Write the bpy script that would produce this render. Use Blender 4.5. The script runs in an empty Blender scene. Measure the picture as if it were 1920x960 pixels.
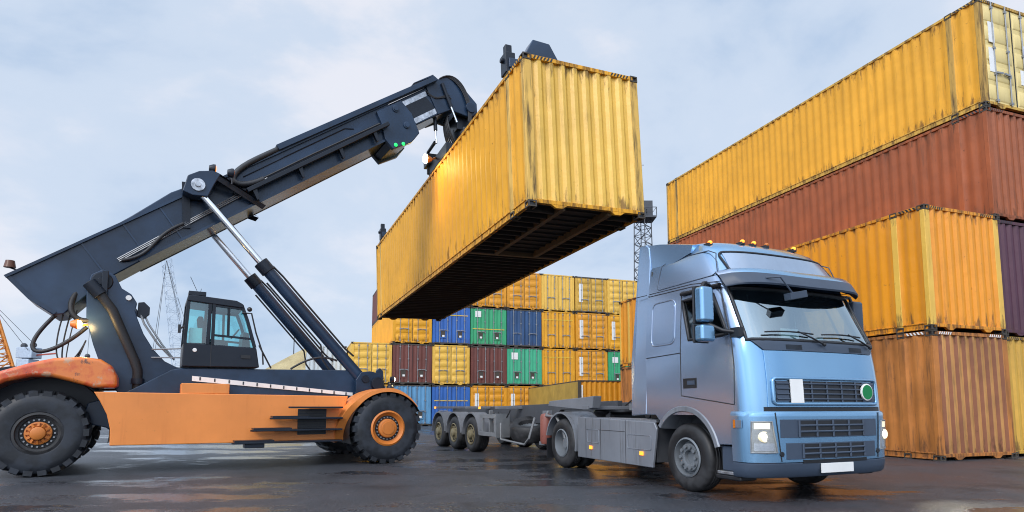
import bpy, bmesh, math, random
from mathutils import Vector, Matrix
random.seed(7)
R = math.radians
scn = bpy.context.scene
COL = scn.collection

# ------------------------------------------------------------------ camera
cam = bpy.data.cameras.new('camera')
cam.sensor_width = 36.0
cam.lens = 36.0 * 1127.43 / 1920.0
cam.shift_y = 173.67 / 1920.0
cam.clip_start = 0.1
cam.clip_end = 3000
camo = bpy.data.objects.new('camera', cam)
COL.objects.link(camo)
camo.location = (0, 0, 1.1792)
camo.rotation_euler = (R(90) + 0.0968, 0, 0)
scn.camera = camo

# ------------------------------------------------------------------ sky, sun, exposure
SUN_EL, SUN_AZ = 38.0, 205.0          # unseen sky behind the camera, a little left, brightened to light facing sides
w = bpy.data.worlds.new('World')
scn.world = w
w.use_nodes = True
nt = w.node_tree
nt.nodes.clear()
def wn(t, **k):
    n = nt.nodes.new(t)
    for a, b in k.items(): setattr(n, a, b)
    return n
out = wn('ShaderNodeOutputWorld'); bg = wn('ShaderNodeBackground')
sky = wn('ShaderNodeTexSky', sky_type='NISHITA', sun_disc=False)
sky.sun_elevation = R(SUN_EL); sky.sun_rotation = R(SUN_AZ)
sky.air_density = 1.0; sky.dust_density = 1.5; sky.ozone_density = 2.0
tc = wn('ShaderNodeTexCoord')
mp = wn('ShaderNodeMapping'); mp.inputs['Scale'].default_value = (1.0, 1.0, 1.9); mp.inputs['Location'].default_value = (1.75, 0.4, 0.55)
n1 = wn('ShaderNodeTexNoise'); n1.inputs['Scale'].default_value = 2.1; n1.inputs['Detail'].default_value = 7; n1.inputs['Roughness'].default_value = 0.55; n1.inputs['Distortion'].default_value = 0.25
r1 = wn('ShaderNodeValToRGB')
r1.color_ramp.interpolation = 'EASE'
e = r1.color_ramp.elements
e[0].position = 0.32; e[0].color = (4.3, 5.7, 7.8, 1)
e[1].position = 0.64; e[1].color = (8.3, 8.5, 9.3, 1)
m = e.new(0.5); m.color = (6.3, 7.3, 8.8, 1)
mixs = wn('ShaderNodeMix', data_type='RGBA'); mixs.inputs[0].default_value = 0.9
L = nt.links.new
L(tc.outputs['Generated'], mp.inputs['Vector']); L(mp.outputs[0], n1.inputs['Vector']); L(n1.outputs['Fac'], r1.inputs[0])
dotn = wn('ShaderNodeVectorMath', operation='DOT_PRODUCT'); dotn.inputs[1].default_value = (math.sin(R(SUN_AZ)) * math.cos(R(SUN_EL)), math.cos(R(SUN_AZ)) * math.cos(R(SUN_EL)), math.sin(R(SUN_EL)))
mr = wn('ShaderNodeMapRange', interpolation_type='SMOOTHSTEP'); mr.inputs['From Min'].default_value = 0.05; mr.inputs['From Max'].default_value = 1.0; mr.inputs['To Min'].default_value = 1.0; mr.inputs['To Max'].default_value = 2.4
mul = wn('ShaderNodeVectorMath', operation='SCALE')
L(tc.outputs['Generated'], dotn.inputs[0]); L(dotn.outputs['Value'], mr.inputs['Value']); L(mr.outputs[0], mul.inputs['Scale'])
L(sky.outputs[0], mixs.inputs[6]); L(r1.outputs[0], mixs.inputs[7]); L(mixs.outputs[2], mul.inputs[0]); L(mul.outputs[0], bg.inputs[0])
bg.inputs[1].default_value = 0.1
L(bg.outputs[0], out.inputs[0])
sl = bpy.data.lights.new('sun', 'SUN')
sl.energy = 1.5; sl.angle = R(22); sl.color = (1.0, 0.95, 0.9)
so = bpy.data.objects.new('sun', sl); COL.objects.link(so)
az = R(SUN_AZ); el = R(SUN_EL)
sdir = Vector((math.sin(az) * math.cos(el), math.cos(az) * math.cos(el), math.sin(el)))
so.rotation_euler = sdir.to_track_quat('Z', 'Y').to_euler()
so.location = sdir * 60
vs = scn.view_settings
vs.view_transform = 'Standard'; vs.look = 'None'; vs.exposure = 0.1; vs.gamma = 1.0; vs.use_curve_mapping = False
scn.cycles.max_bounces = 6; scn.cycles.transparent_max_bounces = 8
scn.cycles.caustics_reflective = False; scn.cycles.caustics_refractive = False
scn.cycles.use_denoising = True
scn.cycles.sample_clamp_indirect = 6.0
scn.cycles.filter_width = 1.05
scn.cycles.denoising_prefilter = 'ACCURATE'
scn.cycles.denoising_input_passes = 'RGB_ALBEDO_NORMAL'

# ------------------------------------------------------------------ materials
class NT:
    def __init__(s, name):
        s.m = bpy.data.materials.new(name); s.m.use_nodes = True; s.t = s.m.node_tree
        s.b = s.t.nodes['Principled BSDF']; s.o = s.t.nodes['Material Output']
    def n(s, typ, ins=None, **k):
        n = s.t.nodes.new(typ)
        for a, b in k.items(): setattr(n, a, b)
        for a, b in (ins or {}).items(): s.put(n.inputs[a], b)
        return n
    def put(s, sock, v):
        if hasattr(v, 'is_output') or isinstance(v, bpy.types.NodeSocket): s.t.links.new(v, sock)
        else: sock.default_value = v
    def ramp(s, fac, p0, p1, c0=(0, 0, 0, 1), c1=(1, 1, 1, 1)):
        r = s.n('ShaderNodeValToRGB', {0: fac}); e = r.color_ramp.elements
        e[0].position = p0; e[0].color = c0; e[1].position = p1; e[1].color = c1
        return r.outputs[0]
    def mix(s, fac, a, b):
        m = s.n('ShaderNodeMix', data_type='RGBA'); s.put(m.inputs[0], fac); s.put(m.inputs[6], a); s.put(m.inputs[7], b)
        return m.outputs[2]
    def math(s, op, a, b=0.0):
        m = s.n('ShaderNodeMath', operation=op); s.put(m.inputs[0], a); s.put(m.inputs[1], b); return m.outputs[0]
    def coords(s, offset=True, scale=None):
        tc = s.n('ShaderNodeTexCoord').outputs['Object']
        if offset:
            r = s.n('ShaderNodeObjectInfo').outputs['Random']
            f = s.math('MULTIPLY', r, 61.0)
            v = s.n('ShaderNodeVectorMath', operation='ADD'); s.put(v.inputs[0], tc); s.put(v.inputs[1], f); tc = v.outputs[0]
        if scale:
            mp = s.n('ShaderNodeMapping', {'Vector': tc, 'Scale': scale}); tc = mp.outputs[0]
        return tc
    def noise(s, vec, scale, detail=5, rough=0.55):
        return s.n('ShaderNodeTexNoise', {'Vector': vec, 'Scale': scale, 'Detail': detail, 'Roughness': rough}).outputs['Fac']

def c4(c): return (c[0], c[1], c[2], 1)
def paint(name, c, rough=0.45, rust=0.4, grime=0.5, fade=0.2, spots=True, metallic=0.0, coat=0.0, grimecol=(0.045, 0.032, 0.02), spec=0.5, inner=None, heavy=0.0, edge=0.0, dent=0.12, film_refl=None):
    s = NT(name)
    co = s.coords(); st = s.coords(True, (5.0, 5.0, 0.45))
    a = s.noise(co, 0.9, 6, 0.6)
    col = s.mix(s.ramp(a, 0.3, 0.7), c4([x * (1 - fade) for x in c]), c4([min(1, x * (1 + fade * .6) + 0.01 * fade) for x in c]))
    g1 = s.ramp(s.noise(st, 1.6, 9, 0.7), 0.53 - heavy * 0.2, 0.72 - heavy * 0.25)
    g2 = s.ramp(s.noise(co, 0.55, 4), 0.38 - heavy, 0.72 - heavy)
    gm = s.math('MULTIPLY', s.math('MULTIPLY', g1, g2), grime)
    col = s.mix(gm, col, c4(grimecol))
    rr = 0.0
    if edge:                       # corrosion creeping in from the bottom and top seams of the panel
        z = s.n('ShaderNodeSeparateXYZ', {0: s.n('ShaderNodeTexCoord').outputs['Object']}).outputs[2]
        lo = s.n('ShaderNodeMapRange', {'Value': z, 'From Min': 0.75, 'From Max': 0.12}).outputs[0]
        hi = s.n('ShaderNodeMapRange', {'Value': z, 'From Min': 2.35, 'From Max': 2.85}).outputs[0]
        zz = s.math('MAXIMUM', lo, hi)
        es = s.n('ShaderNodeMapping', {'Vector': co, 'Scale': (9, 9, 1.6)}).outputs[0]
        em = s.ramp(s.math('ADD', s.noise(es, 1.0, 8, 0.7), s.math('MULTIPLY', zz, 0.20)), 0.66, 0.78)
        em = s.math('MULTIPLY', em, edge)
        col = s.mix(em, col, (0.075, 0.034, 0.016, 1)); gm = s.math('MAXIMUM', gm, em)
    if spots:
        rm = s.math('MULTIPLY', s.ramp(s.noise(co, 7.0, 10, 0.72), 0.63, 0.69), rust)
        rz = s.math('MULTIPLY', rm, s.ramp(s.noise(co, 0.7, 3), 0.42, 0.62))
        col = s.mix(rz, col, (0.09, 0.03, 0.014, 1)); rr = rz
    if film_refl:                       # road dirt plus greyer reflections painted onto the flanks of the cab
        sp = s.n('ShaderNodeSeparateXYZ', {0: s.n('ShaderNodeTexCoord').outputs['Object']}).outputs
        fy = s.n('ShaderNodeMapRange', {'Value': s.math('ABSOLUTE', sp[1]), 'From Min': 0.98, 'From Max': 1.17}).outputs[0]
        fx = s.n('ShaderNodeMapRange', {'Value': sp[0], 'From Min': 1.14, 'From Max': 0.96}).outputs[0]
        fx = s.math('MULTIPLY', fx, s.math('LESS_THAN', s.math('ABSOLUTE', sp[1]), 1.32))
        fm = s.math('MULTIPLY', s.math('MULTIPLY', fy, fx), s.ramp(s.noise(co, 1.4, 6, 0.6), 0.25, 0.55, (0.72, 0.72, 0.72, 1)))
        col = s.mix(fm, col, c4(film_refl))
    if inner:                      # the unpainted trim on the inside of the sheet
        col = s.mix(s.n('ShaderNodeNewGeometry').outputs['Backfacing'], col, c4(inner))
    s.put(s.b.inputs['Base Color'], col)
    s.put(s.b.inputs['Roughness'], s.math('ADD', s.math('MULTIPLY', s.math('ADD', gm, rr), 0.35), rough))
    s.b.inputs['Metallic'].default_value = metallic
    s.b.inputs['Specular IOR Level'].default_value = spec
    if coat:
        s.b.inputs['Coat Weight'].default_value = coat; s.b.inputs['Coat Roughness'].default_value = 0.12
    bp = s.n('ShaderNodeBump', {'Height': s.noise(co, 2.3, 4), 'Strength': dent, 'Distance': 0.04})
    s.put(s.b.inputs['Normal'], bp.outputs[0])
    return s.m
def plain(name, c, rough=0.5, metallic=0.0, var=0.15, scale=4.0):
    s = NT(name)
    a = s.noise(s.coords(), scale, 5, 0.6)
    s.put(s.b.inputs['Base Color'], s.mix(s.ramp(a, 0.3, 0.7), c4([x * (1 - var) for x in c]), c4([min(1, x * (1 + var)) for x in c])))
    s.put(s.b.inputs['Roughness'], s.math('ADD', s.math('MULTIPLY', a, 0.25), max(0.02, rough - 0.12)))
    s.b.inputs['Metallic'].default_value = metallic
    return s.m
def emit(name, c, strength, base=(0.8, 0.8, 0.8)):
    s = NT(name)
    s.b.inputs['Base Color'].default_value = c4(base)
    s.b.inputs['Emission Color'].default_value = c4(c); s.b.inputs['Emission Strength'].default_value = strength
    return s.m
def glass(name, tint, refl=0.25):
    s = NT(name)
    s.t.nodes.remove(s.b)
    tr = s.n('ShaderNodeBsdfTransparent', {'Color': c4(tint)})
    gl = s.n('ShaderNodeBsdfGlossy', {'Color': (0.80, 0.94, 1, 1), 'Roughness': 0.03})
    lw = s.n('ShaderNodeLayerWeight', {'Blend': 0.35})
    f = s.math('ADD', s.math('MULTIPLY', lw.outputs['Fresnel'], 0.8), refl)
    f = s.math('MINIMUM', f, 1.0)
    mx = s.n('ShaderNodeMixShader'); s.put(mx.inputs[0], f); s.put(mx.inputs[1], tr.outputs[0]); s.put(mx.inputs[2], gl.outputs[0])
    s.put(s.o.inputs['Surface'], mx.outputs[0])
    return s.m

M = {}
M['yellow'] = paint('yellow_paint', (0.78, 0.365, 0.018), 0.50, 0.9, 0.6, 0.16, heavy=0.0, edge=0.75, dent=0.4, spec=0.4)
M['yellow_pale'] = paint('pale_yellow_paint', (0.80, 0.48, 0.075), 0.42, 0.8, 0.55, 0.12, heavy=0.0, edge=0.75, dent=0.4)
M['post_stained'] = paint('stained_post_paint', (0.74, 0.44, 0.085), 0.5, 1.0, 0.95, 0.2, heavy=0.26, edge=0.9)
M['post_ochre'] = paint('stained_ochre_post', (0.52, 0.30, 0.05), 0.5, 1.0, 0.95, 0.2, heavy=0.30, edge=0.9)
M['yellow_deep'] = paint('deep_yellow_paint', (0.76, 0.285, 0.006), 0.4, 0.6, 0.6, 0.12, edge=0.75, dent=0.4)
M['amber'] = paint('amber_paint', (0.72, 0.31, 0.016), 0.45, 0.5, 0.5, 0.15, edge=0.75, dent=0.4)
M['ochre'] = paint('ochre_paint', (0.62, 0.36, 0.05), 0.5, 0.9, 0.95, 0.2, edge=0.75, dent=0.4)
M['cream'] = paint('cream_yellow_paint', (0.74, 0.58, 0.24), 0.5, 0.5, 0.4, 0.12)
M['red_oxide'] = paint('red_oxide_paint', (0.32, 0.076, 0.014), 0.5, 0.9, 0.8, 0.28, heavy=0.04, edge=0.75, dent=0.4)
M['rust_brown'] = paint('rusty_brown_paint', (0.50, 0.18, 0.034), 0.55, 1.0, 0.9, 0.35, heavy=0.12, edge=0.75, dent=0.4)
M['tan_rust'] = paint('rusty_tan_paint', (0.52, 0.25, 0.075), 0.6, 1.0, 1.0, 0.35, heavy=0.08, edge=0.75, dent=0.4)
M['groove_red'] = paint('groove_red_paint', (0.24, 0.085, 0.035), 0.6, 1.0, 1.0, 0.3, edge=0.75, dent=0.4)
M['maroon'] = paint('maroon_paint', (0.14, 0.04, 0.03), 0.5, 0.3, 0.4, 0.2, edge=0.5, dent=0.3)
M['plum'] = paint('plum_paint', (0.075, 0.02, 0.04), 0.5, 0.3, 0.4, 0.2, edge=0.5, dent=0.3)
M['teal'] = paint('teal_green_paint', (0.05, 0.40, 0.22), 0.5, 0.4, 0.5, 0.15, edge=0.5, dent=0.3)
M['green'] = paint('green_paint', (0.035, 0.34, 0.15), 0.5, 0.5, 0.6, 0.15, edge=0.5, dent=0.3)
M['blue'] = paint('blue_paint', (0.025, 0.12, 0.42), 0.5, 0.4, 0.5, 0.15, edge=0.5, dent=0.3)
M['navy'] = paint('navy_paint', (0.02, 0.07, 0.18), 0.5, 0.4, 0.5, 0.2, edge=0.5, dent=0.3)
M['sky_blue'] = paint('faded_blue_paint', (0.10, 0.28, 0.48), 0.55, 0.5, 0.7, 0.2, edge=0.5, dent=0.3)
M['pale_grey'] = paint('pale_grey_paint', (0.55, 0.62, 0.66), 0.5, 0.3, 0.5, 0.1)
M['grime'] = plain('grimy_steel', (0.055, 0.045, 0.035), 0.65)
M['rail_dark'] = paint('dark_edge_paint', (0.06, 0.05, 0.04), 0.6, 0.5, 0.3)
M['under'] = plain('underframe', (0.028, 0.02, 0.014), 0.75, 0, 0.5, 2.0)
M['under_beam'] = paint('underframe_beam', (0.16, 0.10, 0.045), 0.7, 0.9, 1.0, 0.4)
M['galv'] = plain('galvanised_steel', (0.30, 0.31, 0.32), 0.45, 0.6)
M['white'] = plain('white_sticker', (0.78, 0.78, 0.76), 0.5, 0, 0.05)
M['black'] = plain('black_plastic', (0.014, 0.015, 0.018), 0.42, 0, 0.25)
M['stripe_yellow'] = plain('marking_yellow', (0.75, 0.5, 0.05), 0.5)
M['machine'] = paint('machine_grey_paint', (0.013, 0.034, 0.074), 0.32, 0.1, 0.3, 0.5, spots=False, coat=0.10, grimecol=(0.022, 0.021, 0.020), spec=0.36)
M['machine_dark'] = paint('machine_dark_paint', (0.007, 0.012, 0.022), 0.38, 0.1, 0.2, 0.2, spots=False, spec=0.35)
M['orange'] = paint('machine_orange_paint', (0.84, 0.275, 0.06), 0.40, 0.6, 0.5, 0.12, coat=0.1, grimecol=(0.50, 0.12, 0.02), heavy=0.05)
M['orange_red'] = paint('fender_orange_paint', (0.78, 0.19, 0.03), 0.28, 1.0, 1.0, 0.4, coat=0.5, grimecol=(0.45, 0.27, 0.17), heavy=0.12)
M['chrome'] = plain('chromed_rod', (0.80, 0.82, 0.85), 0.13, 1.0, 0.03)
M['steel_worn'] = plain('worn_steel', (0.45, 0.47, 0.5), 0.35, 0.8, 0.5, 9.0)
M['hub_orange'] = paint('hub_orange', (0.62, 0.19, 0.03), 0.5, 0.5, 0.5, 0.25)
M['truck'] = paint('truck_metallic_blue', (0.215, 0.41, 0.62), 0.19, 0.0, 0.05, 0.05, spots=False, metallic=0.72, coat=0.5, grimecol=(0.30, 0.31, 0.35), inner=(0.03, 0.032, 0.035), dent=0.012, film_refl=(0.36, 0.435, 0.57))
M['truck_dirty'] = paint('truck_grey_skirt', (0.26, 0.28, 0.315), 0.45, 0.1, 0.8, 0.2, spots=False, metallic=0.4, grimecol=(0.09, 0.08, 0.072), heavy=0.12)
M['truck_dark'] = paint('truck_dark_trim', (0.045, 0.065, 0.10), 0.45, 0, 0.2, 0.15, spots=False)
M['rim_grey'] = paint('wheel_grey', (0.20, 0.22, 0.24), 0.5, 0.3, 0.6, 0.2, metallic=0.3)
M['rim_brown'] = paint('dirty_wheel', (0.20, 0.17, 0.10), 0.6, 0.6, 0.8, 0.3)
M['trailer'] = paint('trailer_grey', (0.17, 0.18, 0.20), 0.55, 0.4, 0.7, 0.25)
M['trailer_dark'] = paint('trailer_dark_grey', (0.06, 0.065, 0.075), 0.55, 0.3, 0.5, 0.25)
M['tank_red'] = paint('faded_red_tank', (0.24, 0.075, 0.055), 0.5, 0.6, 0.8, 0.3)
M['seat'] = plain('seat_fabric', (0.05, 0.055, 0.07), 0.85)
M['interior'] = plain('cab_interior', (0.06, 0.065, 0.07), 0.75)
M['interior_pale'] = plain('cab_dash_pale', (0.33, 0.35, 0.37), 0.7)
M['windscreen'] = glass('windscreen_glass', (0.70, 0.94, 0.97), 0.42)
M['sideglass'] = glass('side_glass', (0.35, 0.45, 0.48), 0.08)
M['cabglass'] = glass('crane_cab_glass', (0.42, 0.80, 0.82), 0.10)
M['mirror'] = plain('mirror_glass', (0.8, 0.85, 0.9), 0.1, 1.0, 0.02)
M['sign_glass'] = plain('roof_sign_panel', (0.33, 0.41, 0.52), 0.16, 0.5, 0.06, 3.0)
M['lens_clear'] = plain('clear_lens', (0.42, 0.44, 0.44), 0.12, 0.6, 0.2, 40)
M['lamp_white'] = emit('headlamp_lit', (1.0, 0.90, 0.62), 30)
M['lamp_soft'] = emit('headlamp_glow', (1.0, 0.84, 0.45), 0.7, (0.55, 0.54, 0.5))
M['lamp_warm'] = emit('work_lamp_lit', (1.0, 0.72, 0.30), 40)
M['lamp_amber'] = emit('amber_lamp_lit', (1.0, 0.30, 0.03), 2.0, (0.8, 0.25, 0.02))
M['lamp_amber_off'] = plain('amber_lens', (0.55, 0.15, 0.01), 0.25)
M['lamp_green'] = emit('green_lamp_lit', (0.01, 1.0, 0.16), 1.3, (0.02, 0.5, 0.1))
M['disc_green'] = plain('green_disc', (0.0, 0.20, 0.055), 0.5, 0, 0.05)
M['hose'] = plain('rubber_hose', (0.02, 0.021, 0.024), 0.5)
M['sleeve'] = plain('mesh_sleeve', (0.016, 0.016, 0.018), 0.55, 0.2, 0.6, 60)
M['tarp'] = paint('mustard_tarpaulin', (0.50, 0.31, 0.055), 0.6, 0.0, 0.9, 0.3, spots=False, grimecol=(0.2, 0.12, 0.03))
M['crane_blue'] = plain('crane_blue_hazed', (0.42, 0.50, 0.60), 0.6)  # paled to paint the haze of distance into the colour
M['crane_orange'] = plain('crane_orange', (0.62, 0.22, 0.03), 0.55)
M['crane_dark'] = plain('mast_dark', (0.05, 0.055, 0.065), 0.6)

def rubber(name, c, dust):
    s = NT(name); co = s.coords()
    a = s.ramp(s.noise(co, 3.0, 8, 0.65), 0.45, 0.58)
    s.put(s.b.inputs['Base Color'], s.mix(s.math('MULTIPLY', a, 0.75), c4(c), c4(dust)))
    s.put(s.b.inputs['Roughness'], s.math('ADD', s.math('MULTIPLY', a, 0.2), 0.5))
    bp = s.n('ShaderNodeBump', {'Height': s.noise(co, 14, 5), 'Strength': 0.25, 'Distance': 0.01}); s.put(s.b.inputs['Normal'], bp.outputs[0])
    return s.m
M['tyre'] = rubber('tyre_rubber', (0.010, 0.012, 0.016), (0.030, 0.037, 0.050))
M['tyre_truck'] = rubber('truck_tyre_rubber', (0.012, 0.012, 0.013), (0.042, 0.042, 0.045))
def sand_mat():
    s = NT('sand'); co = s.coords(False)
    a = s.noise(co, 0.5, 8, 0.65)
    s.put(s.b.inputs['Base Color'], s.mix(s.ramp(a, 0.3, 0.7), (0.30, 0.23, 0.11, 1), (0.50, 0.41, 0.22, 1))); s.b.inputs['Roughness'].default_value = 0.95
    bp = s.n('ShaderNodeBump', {'Height': s.noise(co, 1.8, 8, 0.7), 'Strength': 0.8, 'Distance': 0.3}); s.put(s.b.inputs['Normal'], bp.outputs[0])
    return s.m
M['sand'] = sand_mat()
def asphalt():
    s = NT('wet_asphalt'); co = s.coords(False)
    big = s.noise(co, 0.13, 4, 0.55); mid = s.noise(co, 0.8, 8, 0.65); fine = s.noise(co, 30.0, 3, 0.7); grit = s.noise(co, 26.0, 5, 0.85)
    stretch = s.n('ShaderNodeMapping', {'Vector': co, 'Rotation': (0, 0, 0.3), 'Scale': (0.30, 1.3, 1)}).outputs[0]
    track = s.noise(stretch, 0.75, 7, 0.62)
    col = s.mix(s.ramp(mid, 0.3, 0.7), (0.022, 0.026, 0.033, 1), (0.062, 0.070, 0.084, 1))
    sep = s.n('ShaderNodeSeparateXYZ', {0: co}).outputs
    side = s.n('ShaderNodeMapRange', {'Value': sep[0], 'From Min': 1.5, 'From Max': 6.0}).outputs[0]
    rn = s.ramp(s.noise(co, 0.45, 7, 0.65), 0.44, 0.62)
    rust_refl = s.math('MULTIPLY', rn, s.math('ADD', s.math('MULTIPLY', side, 0.60), 0.08))
    col = s.mix(rust_refl, col, (0.085, 0.034, 0.024, 1))  # reddish reflection of the rusty stack painted into the ground, strongest beside it
    col = s.mix(s.math('MULTIPLY', s.ramp(grit, 0.54, 0.64), 0.9), col, (0.24, 0.25, 0.27, 1))
    col = s.mix(s.math('MULTIPLY', s.ramp(grit, 0.36, 0.47, (1, 1, 1, 1), (0, 0, 0, 1)), 0.8), col, (0.010, 0.010, 0.012, 1))
    oil = s.ramp(s.noise(co, 0.62, 8, 0.7), 0.54, 0.62)
    col = s.mix(s.math('MULTIPLY', oil, 0.7), col, (0.016, 0.016, 0.019, 1))
    col = s.mix(s.math('MULTIPLY', s.ramp(fine, 0.36, 0.30, (1, 1, 1, 1), (0, 0, 0, 1)), 0.0), col, (0.01, 0.01, 0.01, 1))
    vo = s.n('ShaderNodeTexVoronoi', {'Vector': co, 'Scale': 4.5, 'Randomness': 1.0})
    deb = s.math('MULTIPLY', s.math('LESS_THAN', vo.outputs['Distance'], 0.055), s.ramp(mid, 0.48, 0.60))
    col = s.mix(deb, col, (0.42, 0.40, 0.36, 1))
    wsum = s.math('ADD', s.math('MULTIPLY', big, 0.45), s.math('ADD', s.math('MULTIPLY', track, 0.35), s.math('MULTIPLY', mid, 0.20)))
    wsum = s.math('ADD', wsum, s.math('MULTIPLY', s.math('SUBTRACT', s.noise(co, 4.5, 6, 0.7), 0.5), 0.10))
    wsum = s.math('SUBTRACT', wsum, s.math('MULTIPLY', side, 0.018))
    wet = s.ramp(wsum, 0.498, 0.535)
    col = s.mix(wet, col, s.mix(0.45, col, (0.012, 0.012, 0.014, 1)))
    s.put(s.b.inputs['Base Color'], col)
    s.put(s.b.inputs['Roughness'], s.mix(wet, s.ramp(grit, 0.35, 0.65, (0.25, 0.25, 0.25, 1), (0.62, 0.62, 0.62, 1)), (0.12, 0.12, 0.12, 1)))
    s.b.inputs['Specular Tint'].default_value = (0.85, 0.93, 1.0, 1)
    h = s.math('ADD', s.math('MULTIPLY', grit, 1.1), s.math('MULTIPLY', s.noise(co, 7, 6, 0.7), 0.7))
    bs = s.mix(wet, (1.0, 1.0, 1.0, 1), (0.10, 0.10, 0.10, 1))
    bp = s.n('ShaderNodeBump', {'Height': h, 'Strength': bs, 'Distance': 0.03})
    s.put(s.b.inputs['Normal'], bp.outputs[0])
    return s.m
M['asphalt'] = asphalt()
def worn_fender():
    s = NT('worn_fender_orange'); co = s.coords()
    col = s.mix(s.ramp(s.noise(co, 1.1, 7, 0.65), 0.46, 0.56), (0.74, 0.20, 0.035, 1), (0.60, 0.075, 0.018, 1))
    col = s.mix(s.ramp(s.noise(co, 2.6, 9, 0.7), 0.57, 0.62), col, (0.55, 0.33, 0.20, 1))
    col = s.mix(s.ramp(s.noise(co, 3.7, 9, 0.75), 0.61, 0.66), col, (0.16, 0.06, 0.035, 1))
    s.put(s.b.inputs['Base Color'], col)
    s.put(s.b.inputs['Roughness'], s.math('ADD', s.math('MULTIPLY', s.noise(co, 2.6, 6), 0.4), 0.12))
    s.b.inputs['Coat Weight'].default_value = 0.4
    bp = s.n('ShaderNodeBump', {'Height': s.noise(co, 2.6, 9, 0.7), 'Strength': 0.15, 'Distance': 0.02}); s.put(s.b.inputs['Normal'], bp.outputs[0])
    return s.m
M['orange_red'] = worn_fender()

# ------------------------------------------------------------------ mesh helpers
def lerp(a, b, t): return a + (b - a) * t
def interp(tab, x):
    if x <= tab[0][0]: return tab[0][1]
    for (x0, y0), (x1, y1) in zip(tab, tab[1:]):
        if x <= x1: return lerp(y0, y1, (x - x0) / (x1 - x0))
    return tab[-1][1]
class MB:
    def __init__(s): s.v = []; s.f = []; s.mi = []
    def add(s, vs, fs, mi=0):
        o = len(s.v); s.v += [tuple(v) for v in vs]
        for f in fs: s.f.append(tuple(i + o for i in f)); s.mi.append(mi)
        return s
    def box(s, x0, x1, y0, y1, z0, z1, mi=0):
        x0, x1 = sorted((x0, x1)); y0, y1 = sorted((y0, y1)); z0, z1 = sorted((z0, z1))
        return s.add([(x0, y0, z0), (x1, y0, z0), (x1, y1, z0), (x0, y1, z0), (x0, y0, z1), (x1, y0, z1), (x1, y1, z1), (x0, y1, z1)],
                     [(0, 3, 2, 1), (4, 5, 6, 7), (0, 1, 5, 4), (1, 2, 6, 5), (2, 3, 7, 6), (3, 0, 4, 7)], mi)
    def prism(s, poly, c0, c1, axis='y', mi=0):
        def P(a, b, c): return {'y': (a, c, b), 'x': (c, a, b), 'z': (a, b, c)}[axis]
        n = len(poly)
        vs = [P(a, b, c0) for a, b in poly] + [P(a, b, c1) for a, b in poly]
        fs = [tuple(range(n)), tuple(range(2 * n - 1, n - 1, -1))] + [(i, n + i, n + (i + 1) % n, (i + 1) % n) for i in range(n)]
        return s.add(vs, fs, mi)
    def beam(s, p0, p1, w, h=None, mi=0, up=(0, 0, 1)):
        h = h or w; p0 = Vector(p0); p1 = Vector(p1); d = (p1 - p0).normalized(); u = Vector(up)
        if abs(d.dot(u)) > 0.98: u = Vector((1, 0, 0))
        a = d.cross(u).normalized() * (w / 2); b = a.cross(d).normalized() * (h / 2)
        vs = [p + i * a + j * b for p in (p0, p1) for i, j in ((-1, -1), (1, -1), (1, 1), (-1, 1))]
        return s.add(vs, [(0, 3, 2, 1), (4, 5, 6, 7), (0, 1, 5, 4), (1, 2, 6, 5), (2, 3, 7, 6), (3, 0, 4, 7)], mi)
    def tube(s, pts, r, n=8, mi=0, closed=False, taper=None):
        pts = [Vector(p) for p in pts]; k = len(pts); rings = []
        prev = None
        for i, p in enumerate(pts):
            if closed: d = pts[(i + 1) % k] - pts[i - 1]
            else: d = pts[min(i + 1, k - 1)] - pts[max(i - 1, 0)]
            d.normalize()
            if prev is None:
                u = Vector((0, 0, 1)) if abs(d.z) < 0.9 else Vector((1, 0, 0))
                a = d.cross(u).normalized()
            else:
                a = prev - d * prev.dot(d)
                a = a.normalized() if a.length > 1e-6 else d.orthogonal().normalized()
            prev = a; b = d.cross(a)
            rr = r if taper is None else lerp(r, taper, i / max(1, k - 1))
            rings.append([p + (a * math.cos(2 * math.pi * j / n) + b * math.sin(2 * math.pi * j / n)) * rr for j in range(n)])
        vs = [v for rg in rings for v in rg]; fs = []
        for i in range(k if closed else k - 1):
            o0 = i * n; o1 = ((i + 1) % k) * n
            for j in range(n): fs.append((o0 + j, o0 + (j + 1) % n, o1 + (j + 1) % n, o1 + j))
        if not closed: fs += [tuple(range(n - 1, -1, -1)), tuple(range((k - 1) * n, k * n))]
        return s.add(vs, fs, mi)
    def cyl(s, p0, p1, r, n=16, mi=0, r1=None): return s.tube([p0, p1], r, n, mi, False, r1)
    def lathe(s, prof, c, n=32, mi=0, axis='y', close=False):
        vs = []; fs = []; m = len(prof)
        for i in range(n):
            a = 2 * math.pi * i / n; ca, sa = math.cos(a), math.sin(a)
            for r, y in prof:
                if axis == 'y': vs.append((c[0] + r * ca, c[1] + y, c[2] + r * sa))
                elif axis == 'z': vs.append((c[0] + r * ca, c[1] + r * sa, c[2] + y))
                else: vs.append((c[0] + y, c[1] + r * ca, c[2] + r * sa))
        for i in range(n):
            j = (i + 1) % n
            for k in range(m - 1 + (1 if close else 0)):
                k2 = (k + 1) % m
                fs.append((i * m + k, i * m + k2, j * m + k2, j * m + k))
        return s.add(vs, fs, mi)
    def ball(s, c, r, sc=(1, 1, 1), n=12, mi=0):
        prof = [(math.sin(math.pi * i / 8) * r, -math.cos(math.pi * i / 8) * r) for i in range(9)]
        b = MB().lathe(prof, (0, 0, 0), n, 0, 'z')
        return s.add([(c[0] + x * sc[0], c[1] + y * sc[1], c[2] + z * sc[2]) for x, y, z in b.v], b.f, mi)
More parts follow.
